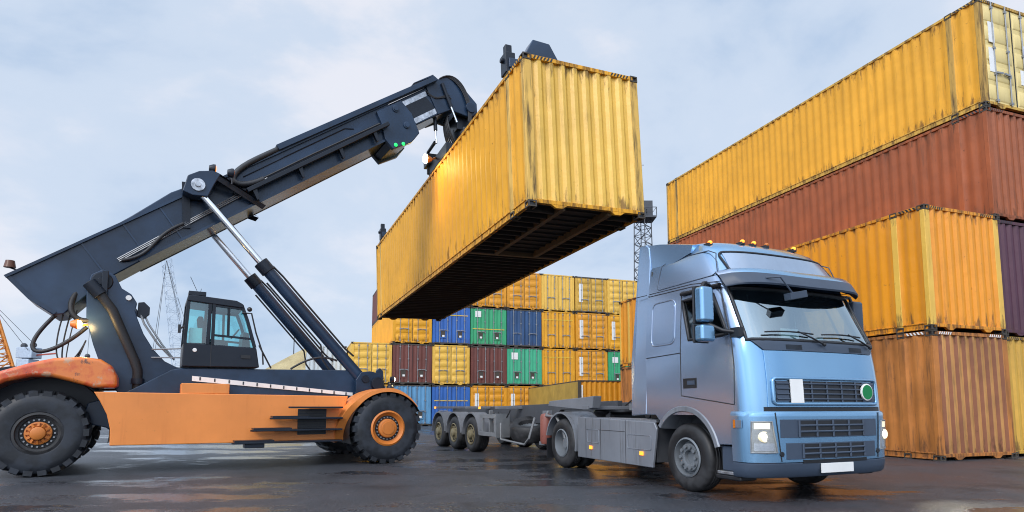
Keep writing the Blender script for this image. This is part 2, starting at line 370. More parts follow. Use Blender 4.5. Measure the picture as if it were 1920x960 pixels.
    def grid(s, rows, mi=0, thick=None):
        nr = len(rows); nc = len(rows[0]); vs = [p for r in rows for p in r]
        fs = [(i * nc + j, i * nc + j + 1, (i + 1) * nc + j + 1, (i + 1) * nc + j) for i in range(nr - 1) for j in range(nc - 1)]
        return s.add(vs, fs, mi)
    def build(s, name, mats, parent=None, bevel=0, smooth=38, seg=2, loc=None):
        me = bpy.data.meshes.new(name); me.from_pydata(s.v, [], s.f)
        if not isinstance(mats, (list, tuple)): mats = [mats]
        for m in mats: me.materials.append(m)
        for p, i in zip(me.polygons, s.mi): p.material_index = i
        bm = bmesh.new(); bm.from_mesh(me)
        bmesh.ops.remove_doubles(bm, verts=bm.verts, dist=1e-5)
        bmesh.ops.recalc_face_normals(bm, faces=bm.faces)
        for f in bm.faces: f.smooth = True
        lim = R(smooth)
        for e in bm.edges:
            if len(e.link_faces) != 2 or e.calc_face_angle(3.0) > lim: e.smooth = False
        bm.to_mesh(me); bm.free()
        o = bpy.data.objects.new(name, me); COL.objects.link(o)
        if parent: o.parent = parent
        if loc: o.location = loc
        if bevel:
            b = o.modifiers.new('bevel', 'BEVEL'); b.width = bevel; b.segments = seg; b.limit_method = 'ANGLE'; b.angle_limit = R(32)
            b.harden_normals = True
        return o
def tag(o, label=None, cat=None, group=None, kind=None):
    if label: o['label'] = label
    if cat: o['category'] = cat
    if group: o['group'] = group
    if kind: o['kind'] = kind
    return o
def thing(name, label, cat, loc=(0, 0, 0), rz=0, group=None):
    o = bpy.data.objects.new(name, None); COL.objects.link(o)
    o.empty_display_size = 0.3; o.location = loc; o.rotation_euler = (0, 0, rz)
    return tag(o, label, cat, group)
def bez(p0, p1, p2, p3, n=14):
    P = [Vector(p) for p in (p0, p1, p2, p3)]
    return [(1 - t) ** 3 * P[0] + 3 * (1 - t) ** 2 * t * P[1] + 3 * (1 - t) * t * t * P[2] + t ** 3 * P[3] for t in [i / n for i in range(n + 1)]]

# ------------------------------------------------------------------ ground
g = MB(); g.add([(-700, -60, 0), (700, -60, 0), (700, 1300, 0), (-700, 1300, 0)], [(0, 1, 2, 3)])
tag(g.build('ground', M['asphalt']), kind='structure')
hp = MB()
prof = []
rows = []
for i in range(15):
    a = i / 14; rr = 1 - a; row = []
    for j in range(40):
        t = 2 * math.pi * j / 40; wob = 1 + 0.09 * math.sin(3 * t + 1) + 0.05 * math.sin(7 * t)
        row.append((-20.5 + 12 * rr * wob * math.cos(t), 62 + 10 * rr * wob * math.sin(t), 7.6 * (1 - rr ** 1.15) - 0.02 + 0.12 * math.sin(11 * t + 9 * a) * rr * a))
    row.append(row[0]); rows.append(row)
hp.grid(rows)
tag(hp.build('sand_heap', M['sand'], smooth=60), 'large heap of pale yellow sand behind the crane machine', 'sand heap')

# ------------------------------------------------------------------ shipping containers
CASTING = {}
def casting_mesh(name, mat):
    if name in CASTING: return CASTING[name]
    me = bpy.data.meshes.new(name)
    bm = bmesh.new(); bmesh.ops.create_cube(bm, size=1.0)
    bmesh.ops.scale(bm, vec=(0.178, 0.162, 0.118), verts=bm.verts)
    bm.faces.ensure_lookup_table()
    for f in list(bm.faces):
        r = bmesh.ops.inset_individual(bm, faces=[f], thickness=0.032, depth=0.0)
        r2 = bmesh.ops.inset_individual(bm, faces=[f], thickness=0.006, depth=-0.03)
        f.material_index = 1
    bm.to_mesh(me); bm.free()
    me.materials.append(mat); me.materials.append(M['black'])
    CASTING[name] = me
    return me
def corr(mb, axis, s0, s1, z0, z1, p, depth, period, sgn=1, mi=0, groove=False):
    """trapezoid sheet; outer crests on plane p, valleys sgn*depth further in"""
    n = max(1, round((s1 - s0) / period)); per = (s1 - s0) / n; pts = []
    for i in range(n):
        b = s0 + i * per
        pts += [(b, 0), (b + per * .27, 0), (b + per * .5, 1), (b + per * .77, 1)]
    pts.append((s1, 0))
    rows = []
    for z in (z0, z1):
        rows.append([((s, p + sgn * depth * k, z) if axis == 'x' else (p + sgn * depth * k, s, z)) for s, k in pts])
    k0 = len(mb.f); mb.grid(rows, mi)
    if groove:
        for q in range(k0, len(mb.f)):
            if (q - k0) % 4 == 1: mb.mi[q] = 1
def container(label, loc, rot, Ln, W, H, side, end, kind='panel', ext=True, group=None, post=None, hero=True, plates=(), stripe=None, hazard='black', underside=False, rail=None, groove=False):
    """near end on x=0, long side seen on y=0, the box reaches to y=-W"""
    t = thing('shipping_container', label, 'shipping container', loc, 0, group)
    t.rotation_euler = rot if isinstance(rot, (tuple, list)) else (0, 0, rot)
    post = post or side; rail = rail or side
    zb, zt = 0.16, H - 0.075
    supports = [0.76, Ln - 0.76] if ext else []
    xs = [0.10] + [x for c in supports for x in (c - 0.075, c + 0.075)] + [Ln - 0.10]
    for y, sg in ((0.0, -1), (-W, 1)):
        mb = MB()
        for a, b in zip(xs[::2], xs[1::2]): corr(mb, 'x', a, b, zb, zt, y + sg * 0.012, 0.036, 0.285, sg)
        mb.build('side_panel', side, t)
    mb = MB(); corr(mb, 'y', -W + 0.1, -0.1, 0.14, H - 0.08, Ln - 0.012, 0.045, 0.26, -1); mb.build('end_panel', end, t)
    mb = MB(); mb.box(0.06, Ln - 0.06, -W + 0.06, -0.06, H - 0.05, H - 0.03); mb.build('roof', side, t)
    fr = MB()
    for y in (0.0, -W):
        s = -1 if y == 0 else 1
        fr.box(0.1, Ln - 0.1, y + s * 0.002, y + s * 0.06, H - 0.078, H - 0.006)
        fr.box(0.1, Ln - 0.1, y + s * 0.022, y + s * 0.06, 0.022, 0.162)
        fr.box(0.1, Ln - 0.1, y + s * 0.002, y + s * 0.06, 0.148, 0.174)
        fr.box(0.1, Ln - 0.1, y + s * 0.002, y + s * 0.08, 0.022, 0.052)
    for x in (0.0, Ln):
        s = 1 if x == 0 else -1
        fr.box(x + s * 0.003, x + s * 0.09, -W + 0.1, -0.1, H - 0.09, H - 0.012)
        fr.box(x + s * 0.003, x + s * 0.09, -W + 0.1, -0.1, 0.075, 0.15)
        for c in (0.62, W - 0.62):
            fr.prism([(-c - 0.17, 0.076), (-c + 0.17, 0.076), (-c + 0.07, -0.0 + 0.012), (-c - 0.07, 0.012)], x + s * 0.005, x + s * 0.07, 'x')
    fr.build('frame', rail, t, bevel=0.006 if hero else 0)
    cm = casting_mesh('corner_casting', M['grime'])
    for x in [0.0] + supports + [Ln]:
        for y in (0.0, -W):
            inner = x in supports
            wx = 0.075 if inner else 0.055
            cx = x if inner else (x + wx + 0.004 if x == 0 else x - wx - 0.004)
            sy = -1 if y == 0 else 1
            p = MB()
            p.box(cx - wx, cx + wx, y + sy * -0.004 if not inner else y + sy * 0.002, y + sy * (0.17 if not inner else 0.07), 0.118, H - 0.118)
            po = p.build('support_post' if inner else 'corner_post', post, t, bevel=0.012 if hero else 0)
            for z in (0.059, H - 0.059):
                c = bpy.data.objects.new('corner_casting', cm); COL.objects.link(c); c.parent = po
                c.location = (cx if inner else (x + 0.084 if x == 0 else x - 0.084), y + sy * 0.076, z)
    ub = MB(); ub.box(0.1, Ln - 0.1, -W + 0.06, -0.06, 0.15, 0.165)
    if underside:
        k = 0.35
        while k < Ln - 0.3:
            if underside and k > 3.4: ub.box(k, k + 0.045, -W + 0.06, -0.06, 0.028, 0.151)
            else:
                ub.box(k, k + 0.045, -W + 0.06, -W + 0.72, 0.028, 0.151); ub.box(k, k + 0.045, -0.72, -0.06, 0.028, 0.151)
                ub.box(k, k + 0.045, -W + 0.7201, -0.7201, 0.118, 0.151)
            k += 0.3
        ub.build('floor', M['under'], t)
        tb = MB()
        for y in (-0.74, -W + 0.74): tb.box(0.1, 3.4, y - 0.05, y + 0.05, 0.02, 0.15)
        tb.box(3.4, 3.5, -W + 0.06, -0.06, 0.022, 0.15)
        tb.build('tunnel_beam', M['under_beam'], t)
    else:
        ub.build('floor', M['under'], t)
    if kind == 'panel':
        mb = MB(); corr(mb, 'y', -W + 0.11, -0.11, 0.145, H - 0.085, 0.012, 0.05, 0.25, 1, 0, groove); mb.build('end_panel', [end, M['groove_red']], t)
    else:
        cy = -W / 2
        for k, (ya, yb) in enumerate(((-0.12, cy + 0.012), (cy - 0.012, -W + 0.12))):
            d = MB(); z0, z1 = 0.15, H - 0.095
            if kind == 'ribdoor':
                d.box(0.03, 0.07, ya, yb, z0, z1)
                y0, y1 = sorted((ya, yb)); nb = 5; hh = (z1 - z0) / nb
                for q in range(nb):
                    a, b = z0 + q * hh + 0.06, z0 + (q + 1) * hh - 0.06
                    yy0, yy1 = y0 + 0.06, y1 - 0.06; e = 0.03
                    d.add([(0.03, yy0, a), (0.03, yy1, a), (0.03, yy1, b), (0.03, yy0, b), (0.008, yy0 + e, a + e), (0.008, yy1 - e, a + e), (0.008, yy1 - e, b - e), (0.008, yy0 + e, b - e)],
                          [(0, 1, 5, 4), (1, 2, 6, 5), (2, 3, 7, 6), (3, 0, 4, 7), (4, 5, 6, 7)])
            else:
                d.box(0.045, 0.07, ya, yb, z0, z1)
                y0, y1 = sorted((ya, yb)); corr(d, 'y', y0, y1, z0 + 0.001, z1 - 0.001, 0.012, 0.03, 0.26, 1)
            do = d.build('door', end, t)
            for q in range(2):
                yy = ya + (yb - ya) * (0.30 if q == 0 else 0.78) if True else 0
                rb = MB(); rb.cyl((-0.012, yy, 0.13), (-0.012, yy, H - 0.05), 0.017, 8)
                for zz in (0.2, 0.9, 1.6, H - 0.2): rb.box(-0.03, 0.01, yy - 0.045, yy + 0.045, zz - 0.03, zz + 0.03)
                rb.build('locking_bar', M['galv'], do)
                hb = MB(); hb.beam((-0.035, yy, 0.93), (-0.035, yy + 0.24 * (1 if yb < ya else -1) * (1 if q else -1), 0.95), 0.03, 0.045)
                hb.build('door_handle', M['galv'], do)
            if kind == 'corrdoor':
                bx = MB(); yy = (ya + yb) / 2 ; bx.box(-0.008, 0.012, yy - 0.2, yy + 0.2, 0.42, 0.95); bx.build('lock_box', end, do)
                bi = MB(); bi.box(-0.013, -0.0085, yy - 0.15, yy + 0.15, 0.48, 0.89); bi.build('lock_recess', M['grime'], do)
                bs = MB(); bs.box(-0.018, -0.0135, yy - 0.1, yy + 0.05, 0.5, 0.62); bs.build('sticker', M['white'], do)
        dk = MB()
        for y0, y1 in ((-W + 0.095, -W + 0.118), (cy - 0.011, cy + 0.011), (-0.118, -0.095)): dk.box(0.015, 0.05, y0, y1, 0.14, H - 0.09)
        dk.build('door_gasket', M['black'], t)
    for (y0, y1, z0, z1) in plates:
        pm = MB(); pm.box(-0.004, 0.0045, -y0, -y1, z0, z1); pm.build('marking_panel', M['white'], t)
    if stripe:
        sm = MB(); sm.box(0.0005, 0.0075, -W + 0.13, -0.13, stripe, stripe + 0.05); sm.build('painted_stripe', M['stripe_yellow'], t)
    if hazard and hero:
        for (ya, yb) in ((-0.2, -0.62), (-W + 0.62, -W + 0.2)):
            h = MB(); z0, z1 = H - 0.082, H - 0.02; n = 6
            for q in range(n):
                u0, u1 = lerp(ya, yb, q / n), lerp(ya, yb, (q + .5) / n); sft = (yb - ya) / n * 0.5
                h.add([(-0.001, u0, z0), (-0.001, u1, z0), (-0.001, u1 + sft, z1), (-0.001, u0 + sft, z1)], [(0, 1, 2, 3)])
            h.build('hazard_marking', M['black'] if hazard == 'black' else M['white'], t)
        if ext:
            h = MB(); z0, z1 = H - 0.074, H - 0.012
            for q in range(5):
                u0 = 0.2 + q * 0.085
                h.add([(u0, 0.0006, z0), (u0 + 0.042, 0.0006, z0), (u0 + 0.084, 0.0006, z1), (u0 + 0.042, 0.0006, z1)], [(0, 1, 2, 3)])
            h.build('hazard_marking', M['black'] if hazard == 'black' else M['white'], t)
    return t

# the stack on the right
RS = (9.3697, 13.3034); RY = 1.9158; CH = 2.9
Lx, Ly = math.cos(RY), math.sin(RY); Wx, Wy = math.sin(RY), -math.cos(RY)
def rs(a, b, z): return (RS[0] + Lx * a + Wx * b, RS[1] + Ly * a + Wy * b, z)
GR = 'containers stacked beside the lorry'
container('rusty brown shipping container on the ground right of the lorry', rs(0, 0, 0), RY, 13.72, 2.5, CH - 0.012, M['rust_brown'], M['tan_rust'], group=GR, hazard='white', groove=True)
container('bright orange yellow shipping container on top of the rusty brown one', rs(0, 0, CH), RY, 13.72, 2.5, CH - 0.012, M['yellow_deep'], M['yellow_deep'], group=GR, post=M['yellow_pale'])
bo = 2.5 + 0.216
container('olive yellow shipping container on the ground at the right edge, beside the rusty one', rs(0.1756, bo, 0), RY, 13.72, 2.5, CH - 0.012, M['ochre'], M['ochre'], group=GR)
container('dark plum shipping container above the olive one at the right edge', rs(0.1756, bo, CH), RY, 13.72, 2.5, CH - 0.012, M['plum'], M['plum'], group=GR)
container('brick red shipping container under the topmost yellow one', rs(0.1756, bo, 2 * CH), RY, 13.72, 2.5, CH - 0.012, M['red_oxide'], M['red_oxide'], group=GR)
container('topmost yellow shipping container of the tall stack, cream doors with white stickers', rs(0.1756, bo, 3 * CH), RY, 13.72, 2.5, CH - 0.012, M['yellow'], M['cream'], kind='ribdoor', group=GR,
          plates=((0.30, 0.52, 1.75, 2.3), (0.26, 0.48, 0.95, 1.6), (1.62, 2.0, 1.5, 1.9), (1.45, 2.1, 0.8, 1.2)), rail=M['ochre'], post=M['post_ochre'])

# the lifted container
HP = Vector((0.3037, 10.4037, 4.7466))
def eul(y, p, r):
    return (Matrix.Rotation(y, 4, 'Z') @ Matrix.Rotation(p, 4, 'Y') @ Matrix.Rotation(r, 4, 'X'))
HM = Matrix.Translation(HP) @ eul(1.9834, 0.016, -0.0329)
hang = container('weathered yellow shipping container hanging in the air from the crane boom', (0, 0, 0), 0, 13.72, 2.5, 2.9, M['yellow'], M['yellow_pale'], post=M['post_stained'], underside=True)
hang.matrix_world = HM

# the wall of containers behind
BX, BY, BA, BH = -9.7563, 36.2908, 0.3362, 2.57
def bk(i, j, dy=0.0): return (BX + 2.5 * i * math.cos(BA) - dy * math.sin(BA), BY + 2.5 * i * math.sin(BA) + dy * math.cos(BA), j * BH)
GB = 'containers stacked in the wall at the back'
wp = ((0.28, 0.55, 0.75, 2.05),)
back = [
 (1, 0, 'sky_blue', 'corrdoor', (), None, 'faded light blue container at the bottom of the back wall, behind the front tyre'),
 (2, 0, 'blue', 'corrdoor', (), 1.55, 'bright blue container with a thin yellow stripe at the bottom of the back wall'),
 (3, 0, 'amber', 'ribdoor', wp, None, 'amber container with white sticker directly under the right maroon one in the back wall'),
 (4, 0, 'amber', 'ribdoor', wp, None, 'amber container with white sticker directly under the teal one, half hidden by the tarpaulin box'),
 (0, 1, 'yellow_pale', 'ribdoor', (), None, 'yellow container left of the maroon ones, leftmost in the second row of the back wall'),
 (1, 1, 'maroon', 'corrdoor', (), None, 'maroon container directly behind the front tyre, left of the two in the second row'),
 (2, 1, 'yellow_pale', 'ribdoor', (), None, 'yellow container between the two maroon containers in the back wall'),
 (3, 1, 'maroon', 'corrdoor', (), None, 'maroon container between a yellow and a teal green one in the second row'),
 (4, 1, 'teal', 'corrdoor', ((0.3, 0.75, 1.75, 2.2),), None, 'teal green container with white square sticker in the second row of the back wall'),
 (5, 1, 'yellow', 'corrplain', (), 1.95, 'yellow container directly right of the teal one in the second row'),
 (6, 1, 'amber', 'ribdoor', wp, None, 'amber container with white sticker in the second row, left of the narrow green one'),
 (7, 1, 'green', 'corrdoor', ((0.3, 0.75, 1.7, 2.1),), None, 'green container mostly hidden behind the lorry, second row of the back wall'),
 (1, 2, 'yellow', 'ribdoor', (), None, 'yellow container with its long side showing at the left end of the third row'),
 (2, 2, 'blue', 'corrdoor', (), 1.9, 'blue container under the lifted container, third row of the back wall'),
 (3, 2, 'green', 'corrdoor', ((0.3, 0.7, 1.9, 2.3),), 1.1, 'green container with yellow stripe and lock boxes, third row of the back wall'),
 (4, 2, 'navy', 'corrplain', (), None, 'dark navy blue container right of the green one in the third row'),
 (5, 2, 'yellow', 'corrplain', (), 1.95, 'yellow container directly right of the navy one in the third row'),
 (6, 2, 'amber', 'ribdoor', wp, None, 'amber container with white sticker in the third row of the back wall'),
 (7, 2, 'yellow', 'ribdoor', wp, None, 'yellow container with white sticker above the narrow green one in the back wall'),
 (1, 3, 'maroon', 'corrdoor', (), None, 'maroon container peeping out left of the lifted container, top row'),
 (2, 3, 'yellow', 'ribdoor', (), None, 'yellow container in the top row hidden behind the lifted container'),
 (3, 3, 'amber', 'ribdoor', (), None, 'amber container above the green one, cut off by the lifted container'),
 (4, 3, 'amber', 'ribdoor', (), None, 'amber container on top of the navy one in the top row'),
 (5, 3, 'yellow_pale', 'corrplain', (), None, 'pale yellow container without sticker in the top row of the back wall'),
 (6, 3, 'ochre', 'ribdoor', wp, None, 'olive yellow container with white sticker in the top row of the back wall'),
 (7, 3, 'yellow_pale', 'ribdoor', (), None, 'pale yellow container in the top row, last before the lorry roof'),
]
for i, j, c, k, pl, st, lab in back:
    jit = random.uniform(-0.08, 0.08)
    kk = 'corrdoor' if k == 'corrplain' else k
    t = container(lab, (lambda q: (q[0] + random.uniform(-.02, .02), q[1], q[2]))(bk(i, j, jit)), BA + math.pi / 2 + random.uniform(-.003, .003), 12.19, 2.44, BH - 0.01, M[c], M[c], kind=kk, ext=False, group=GB, hero=False, plates=pl, stripe=st, rail=M['rail_dark'] if c not in ('yellow', 'yellow_pale', 'amber') else None)
    if k == 'corrplain':
        for d in [o for o in t.children if o.name.startswith('door') and not o.name.startswith('door_g')]:
            for o in list(d.children):
                if o.name.startswith(('lock_', 'sticker')): bpy.data.objects.remove(o)
container('pale grey container standing left of the back wall, behind the lifting cylinders', bk(-1, 0, 3.0), BA + math.pi / 2, 12.19, 2.44, BH - 0.01, M['pale_grey'], M['pale_grey'], kind='corrdoor', ext=False, group=GB, hero=False)
container('upper pale grey container stacked left of the yellow one in the back wall', bk(-1, 1, 3.0), BA + math.pi / 2, 12.19, 2.44, BH - 0.01, M['pale_grey'], M['pale_grey'], kind='corrdoor', ext=False, group=GB, hero=False)
container('yellow container at the bottom left of the back wall behind the machine', bk(0, 0), BA + math.pi / 2, 12.19, 2.44, BH - 0.01, M['yellow'], M['yellow'], kind='ribdoor', ext=False, group=GB, hero=False)
# low open box with a tarpaulin side in front of the wall
ta = math.atan2(11.3, -2.02)
tb = thing('tarpaulin_box', 'low mustard box with plain tarpaulin side and corrugated end, in front of the back wall', 'tarpaulin box', (3.1, 27.95, 0), ta)
q = MB(); n = 40; rows = []
for z in (0.2, 0.8, 1.4, 2.0, 2.36):
    rows.append([(0.12 + 11.2 * i / n, 0.0 + 0.018 * math.sin(i * 1.9 + z * 4) * math.sin(z * 1.4), z) for i in range(n + 1)])
q.grid(rows); q.build('tarpaulin', M['tarp'], tb)
q = MB(); corr(q, 'y', -2.34, -0.1, 0.2, 2.36, 0.01, 0.05, 0.26, 1); q.build('end_panel', M['amber'], tb)
q = MB()
for x in (0.0, 11.34):
    for y in (0.0, -2.44): q.box(x, x + 0.12, y - (0.0 if y == 0 else -0.12) - (0.12 if y == 0 else 0), y + (0.012 if y == 0 else 0.0), 0, 2.42)
for y in (-0.08, -2.42): q.box(0.12, 11.34, y, y + 0.06, 2.36, 2.42); q.box(0.12, 11.34, y, y + 0.06, 0.05, 0.2)
q.box(0.005, 0.08, -2.32, -0.12, 2.361, 2.42); q.box(0.005, 0.08, -2.32, -0.12, 0.05, 0.199)
q.build('frame', M['rail_dark'], tb)
q = MB(); corr(q, 'x', 0.12, 11.34, 0.2, 2.36, -2.43, 0.03, 0.28, 1); q.box(0.1, 11.3, -2.38, -0.05, 0.15, 0.19); q.build('side_panel', M['amber'], tb)
q = MB(); q.box(-0.002, 0.009, -0.2, -0.13, 0.5, 2.2); q.build('marking_panel', M['white'], tb)
#PART2
# ------------------------------------------------------------------ lorry
TRK = thing('lorry_tractor', 'metallic blue lorry tractor with tall sleeper cab and lit headlamps', 'lorry', (3.5514, 9.0885, 0), -1.1588)
NX = 3.0
def t_xf(z): return interp([(0.3, 1.36), (0.5, 1.40), (1.1, 1.40), (1.5, 1.385), (2.0, 1.325), (2.1, 1.285), (2.75, 1.0), (2.95, 0.925), (3.3, 0.72), (3.42, 0.62), (3.5, 0.46), (3.54, 0.30)], z)
def t_hw(z): return interp([(0.3, 1.22), (1.0, 1.245), (2.0, 1.24), (2.8, 1.19), (3.2, 1.12), (3.4, 1.05), (3.5, 0.96), (3.54, 0.86)], z)
def t_D(z): return interp([(0.3, 0.34), (2.0, 0.34), (2.8, 0.38), (3.3, 0.46), (3.54, 0.5)], z)
def front_x(y, z):
    r = min(abs(y) / t_hw(z), 0.9995)
    return t_xf(z) - t_D(z) + t_D(z) * (1 - r ** NX) ** (1 / NX)
def fpt(y, z, off=0.0):
    e = 0.004
    a = (front_x(y + e, z) - front_x(y - e, z)) / (2 * e); b = (front_x(y, z + e) - front_x(y, z - e)) / (2 * e)
    n = Vector((1, -a, -b)).normalized()
    return Vector((front_x(y, z), y, z)) + n * off
def fpatch(mb, zs, yl, yr, off, th=0.02, ny=10, mi=0):
    """slab lying on the cab front; yl/yr give the edges at height z"""
    o = []; i_ = []
    for z in zs:
        ys = [lerp(yl(z), yr(z), k / ny) for k in range(ny + 1)]
        o.append([fpt(y, z, off) for y in ys]); i_.append([fpt(y, z, off - th) for y in ys])
    nr, nc = len(o), ny + 1
    vs = [p for r in o for p in r] + [p for r in i_ for p in r]; N = nr * nc; fs = []
    for a in range(nr - 1):
        for b in range(nc - 1):
            q = (a * nc + b, a * nc + b + 1, (a + 1) * nc + b + 1, (a + 1) * nc + b)
            fs += [q, tuple(N + x for x in reversed(q))]
    bd = [(0, b) for b in range(nc)] + [(a, nc - 1) for a in range(1, nr)] + [(nr - 1, b) for b in range(nc - 2, -1, -1)] + [(a, 0) for a in range(nr - 2, 0, -1)]
    for k in range(len(bd)):
        a = bd[k][0] * nc + bd[k][1]; b2 = bd[(k + 1) % len(bd)]; b = b2[0] * nc + b2[1]
        fs.append((a, b, N + b, N + a))
    mb.add(vs, fs, mi)
def zr(a, b, n=6): return [lerp(a, b, i / n) for i in range(n + 1)]
def roof_lift(x, z): return z + 0.09 * max(0.0, 0.62 - x) * min(1.0, max(0.0, (z - 2.95) / 0.5))
XB = -0.82
A_FR = [90, 85, 79, 72, 64, 55, 44, 32, 20, 8]
def cab_ring(z, scale=1.0):
    pts = []
    xs = XB; hw = t_hw(z); xc = t_xf(z) - t_D(z)
    fr = [0, .12, .30, .42, .52, .575, .66, .76, .86, .945]
    side = [lerp(xs, xc, f) for f in fr]
    for x in side: pts.append((x, -hw * scale, z))
    A = [-a for a in A_FR] + [a for a in reversed(A_FR)]
    for a in A:
        y = hw * math.copysign(abs(math.sin(R(a))) ** (2 / NX), a); x = xc + t_D(z) * (max(0, math.cos(R(a)))) ** (2 / NX)
        pts.append((x, y * scale, z))
    for x in reversed(side): pts.append((x, hw * scale, z))
    return [(x, y, roof_lift(x, zz)) for x, y, zz in pts]
# columns: 0..9 side, 10..29 front, 30..39 other side
ZS = [1.07, 1.2, 1.45, 1.75, 2.03, 2.12, 2.3, 2.5, 2.7, 2.76, 2.86, 2.95, 3.1, 3.25, 3.36, 3.42, 3.47, 3.505, 3.53]
shell = MB(); nc = 40
rings = [cab_ring(z) for z in ZS] + [[(x * 0.8 + 0.0, y * 0.8, z + 0.012) for x, y, z in cab_ring(3.54)], [(x * 0.35, y * 0.3, z + 0.02) for x, y, z in cab_ring(3.54)]]
vs = [p for r in rings for p in r]; fs = []
WC0, WC1 = 14, 25          # windscreen columns
for i in range(len(rings) - 1):
    for j in range(nc):
        j2 = (j + 1) % nc
        z = ZS[i] if i < len(ZS) else 9
        if j != nc - 1 and 2.02 < z < 2.75 and WC0 <= j < WC1: continue
        if 2.11 < z < 2.69 and (5 <= j < 10 or 29 <= j < 34): continue
        fs.append((i * nc + j, i * nc + j2, (i + 1) * nc + j2, (i + 1) * nc + j))
fs.append(tuple((len(rings) - 1) * nc + j for j in range(nc)))
shell.add(vs, fs)
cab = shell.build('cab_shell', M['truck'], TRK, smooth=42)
# windscreen with rubber rim
zi0, zi1 = ZS.index(2.03), ZS.index(2.76)
ws = MB(); ws.grid([[Vector(rings[i][j]) + Vector((-0.012, 0, 0)) for j in range(WC0, WC1 + 1)] for i in range(zi0, zi1 + 1)])
wso = ws.build('windscreen', M['windscreen'], TRK, smooth=80)
loop = [Vector(rings[zi0][j]) for j in range(WC0, WC1 + 1)] + [Vector(rings[i][WC1]) for i in range(zi0 + 1, zi1 + 1)] + [Vector(rings[zi1][j]) for j in range(WC1 - 1, WC0 - 1, -1)] + [Vector(rings[i][WC0]) for i in range(zi1 - 1, zi0, -1)]
rim = MB(); rim.tube(loop, 0.026, 8, 0, True); rim.build('window_seal', M['black'], wso, smooth=80)
# side windows
si0, si1 = ZS.index(2.12), ZS.index(2.7)
for a, b in ((5, 10), (29, 34)):
    s_ = 1 if a == 5 else -1
    sw = MB(); sw.grid([[Vector(rings[i][j]) + Vector((0, 0.015 * s_, 0)) for j in range(a, b + 1)] for i in range(si0, si1 + 1)])
    swo = sw.build('side_window', M['sideglass'], TRK, smooth=80)
    loop = [Vector(rings[si0][j]) for j in range(a, b + 1)] + [Vector(rings[i][b]) for i in range(si0 + 1, si1 + 1)] + [Vector(rings[si1][j]) for j in range(b - 1, a - 1, -1)] + [Vector(rings[i][a]) for i in range(si1 - 1, si0, -1)]
    rm = MB(); rm.tube(loop, 0.026, 8, 0, True); rm.build('window_seal', M['black'], swo, smooth=80)
    jm = 8 if a == 5 else 31
    pm = MB(); pm.tube([Vector(rings[i][jm]) for i in range(si0, si1 + 1)], 0.018, 6); pm.build('window_divider', M['black'], swo)
# black panel joints drawn as thin raised rubber strips in the shell's gaps
def spt(x, z, off=0.0, sg=-1): return Vector((x, sg * (t_hw(z) + off), roof_lift(x, z)))
def sloop(pts, r, name, mat, par, sg=-1, closed=True, off=0.0):
    dense = []
    k = len(pts)
    for i in range(k if closed else k - 1):
        a, b = pts[i], pts[(i + 1) % k]
        m_ = max(1, int(math.hypot(b[0] - a[0], b[1] - a[1]) / 0.08))
        dense += [(lerp(a[0], b[0], q / m_), lerp(a[1], b[1], q / m_)) for q in range(m_)]
    if not closed: dense.append(pts[-1])
    mb = MB(); mb.tube([spt(x, z, off, sg) for x, z in dense], r, 6, 0, closed)
    return mb.build(name, mat, par, smooth=80)
def rrect(x0, x1, z0, z1, r, n=4, sh=0.0):
    pts = []
    for cx, cz, a0 in ((x1 - r, z1 - r, 0), (x0 + r, z1 - r, 90), (x0 + r, z0 + r, 180), (x1 - r, z0 + r, 270)):
        for i in range(n + 1):
            a = R(a0 + 90 * i / n); px, pz = cx + r * math.cos(a), cz + r * math.sin(a)
            pts.append((px + sh * (pz - z0), pz))
    return pts
def sslab(poly, mb, sg=-1, off=0.008):
    """thin slab on the flat cab side"""
    o = [spt(x, z, off, sg) for x, z in poly]; i_ = [spt(x, z, -0.02, sg) for x, z in poly]; n = len(poly)
    mb.add(o + i_, [tuple(range(n)), tuple(range(2 * n - 1, n - 1, -1))] + [(i, (i + 1) % n, n + (i + 1) % n, n + i) for i in range(n)])
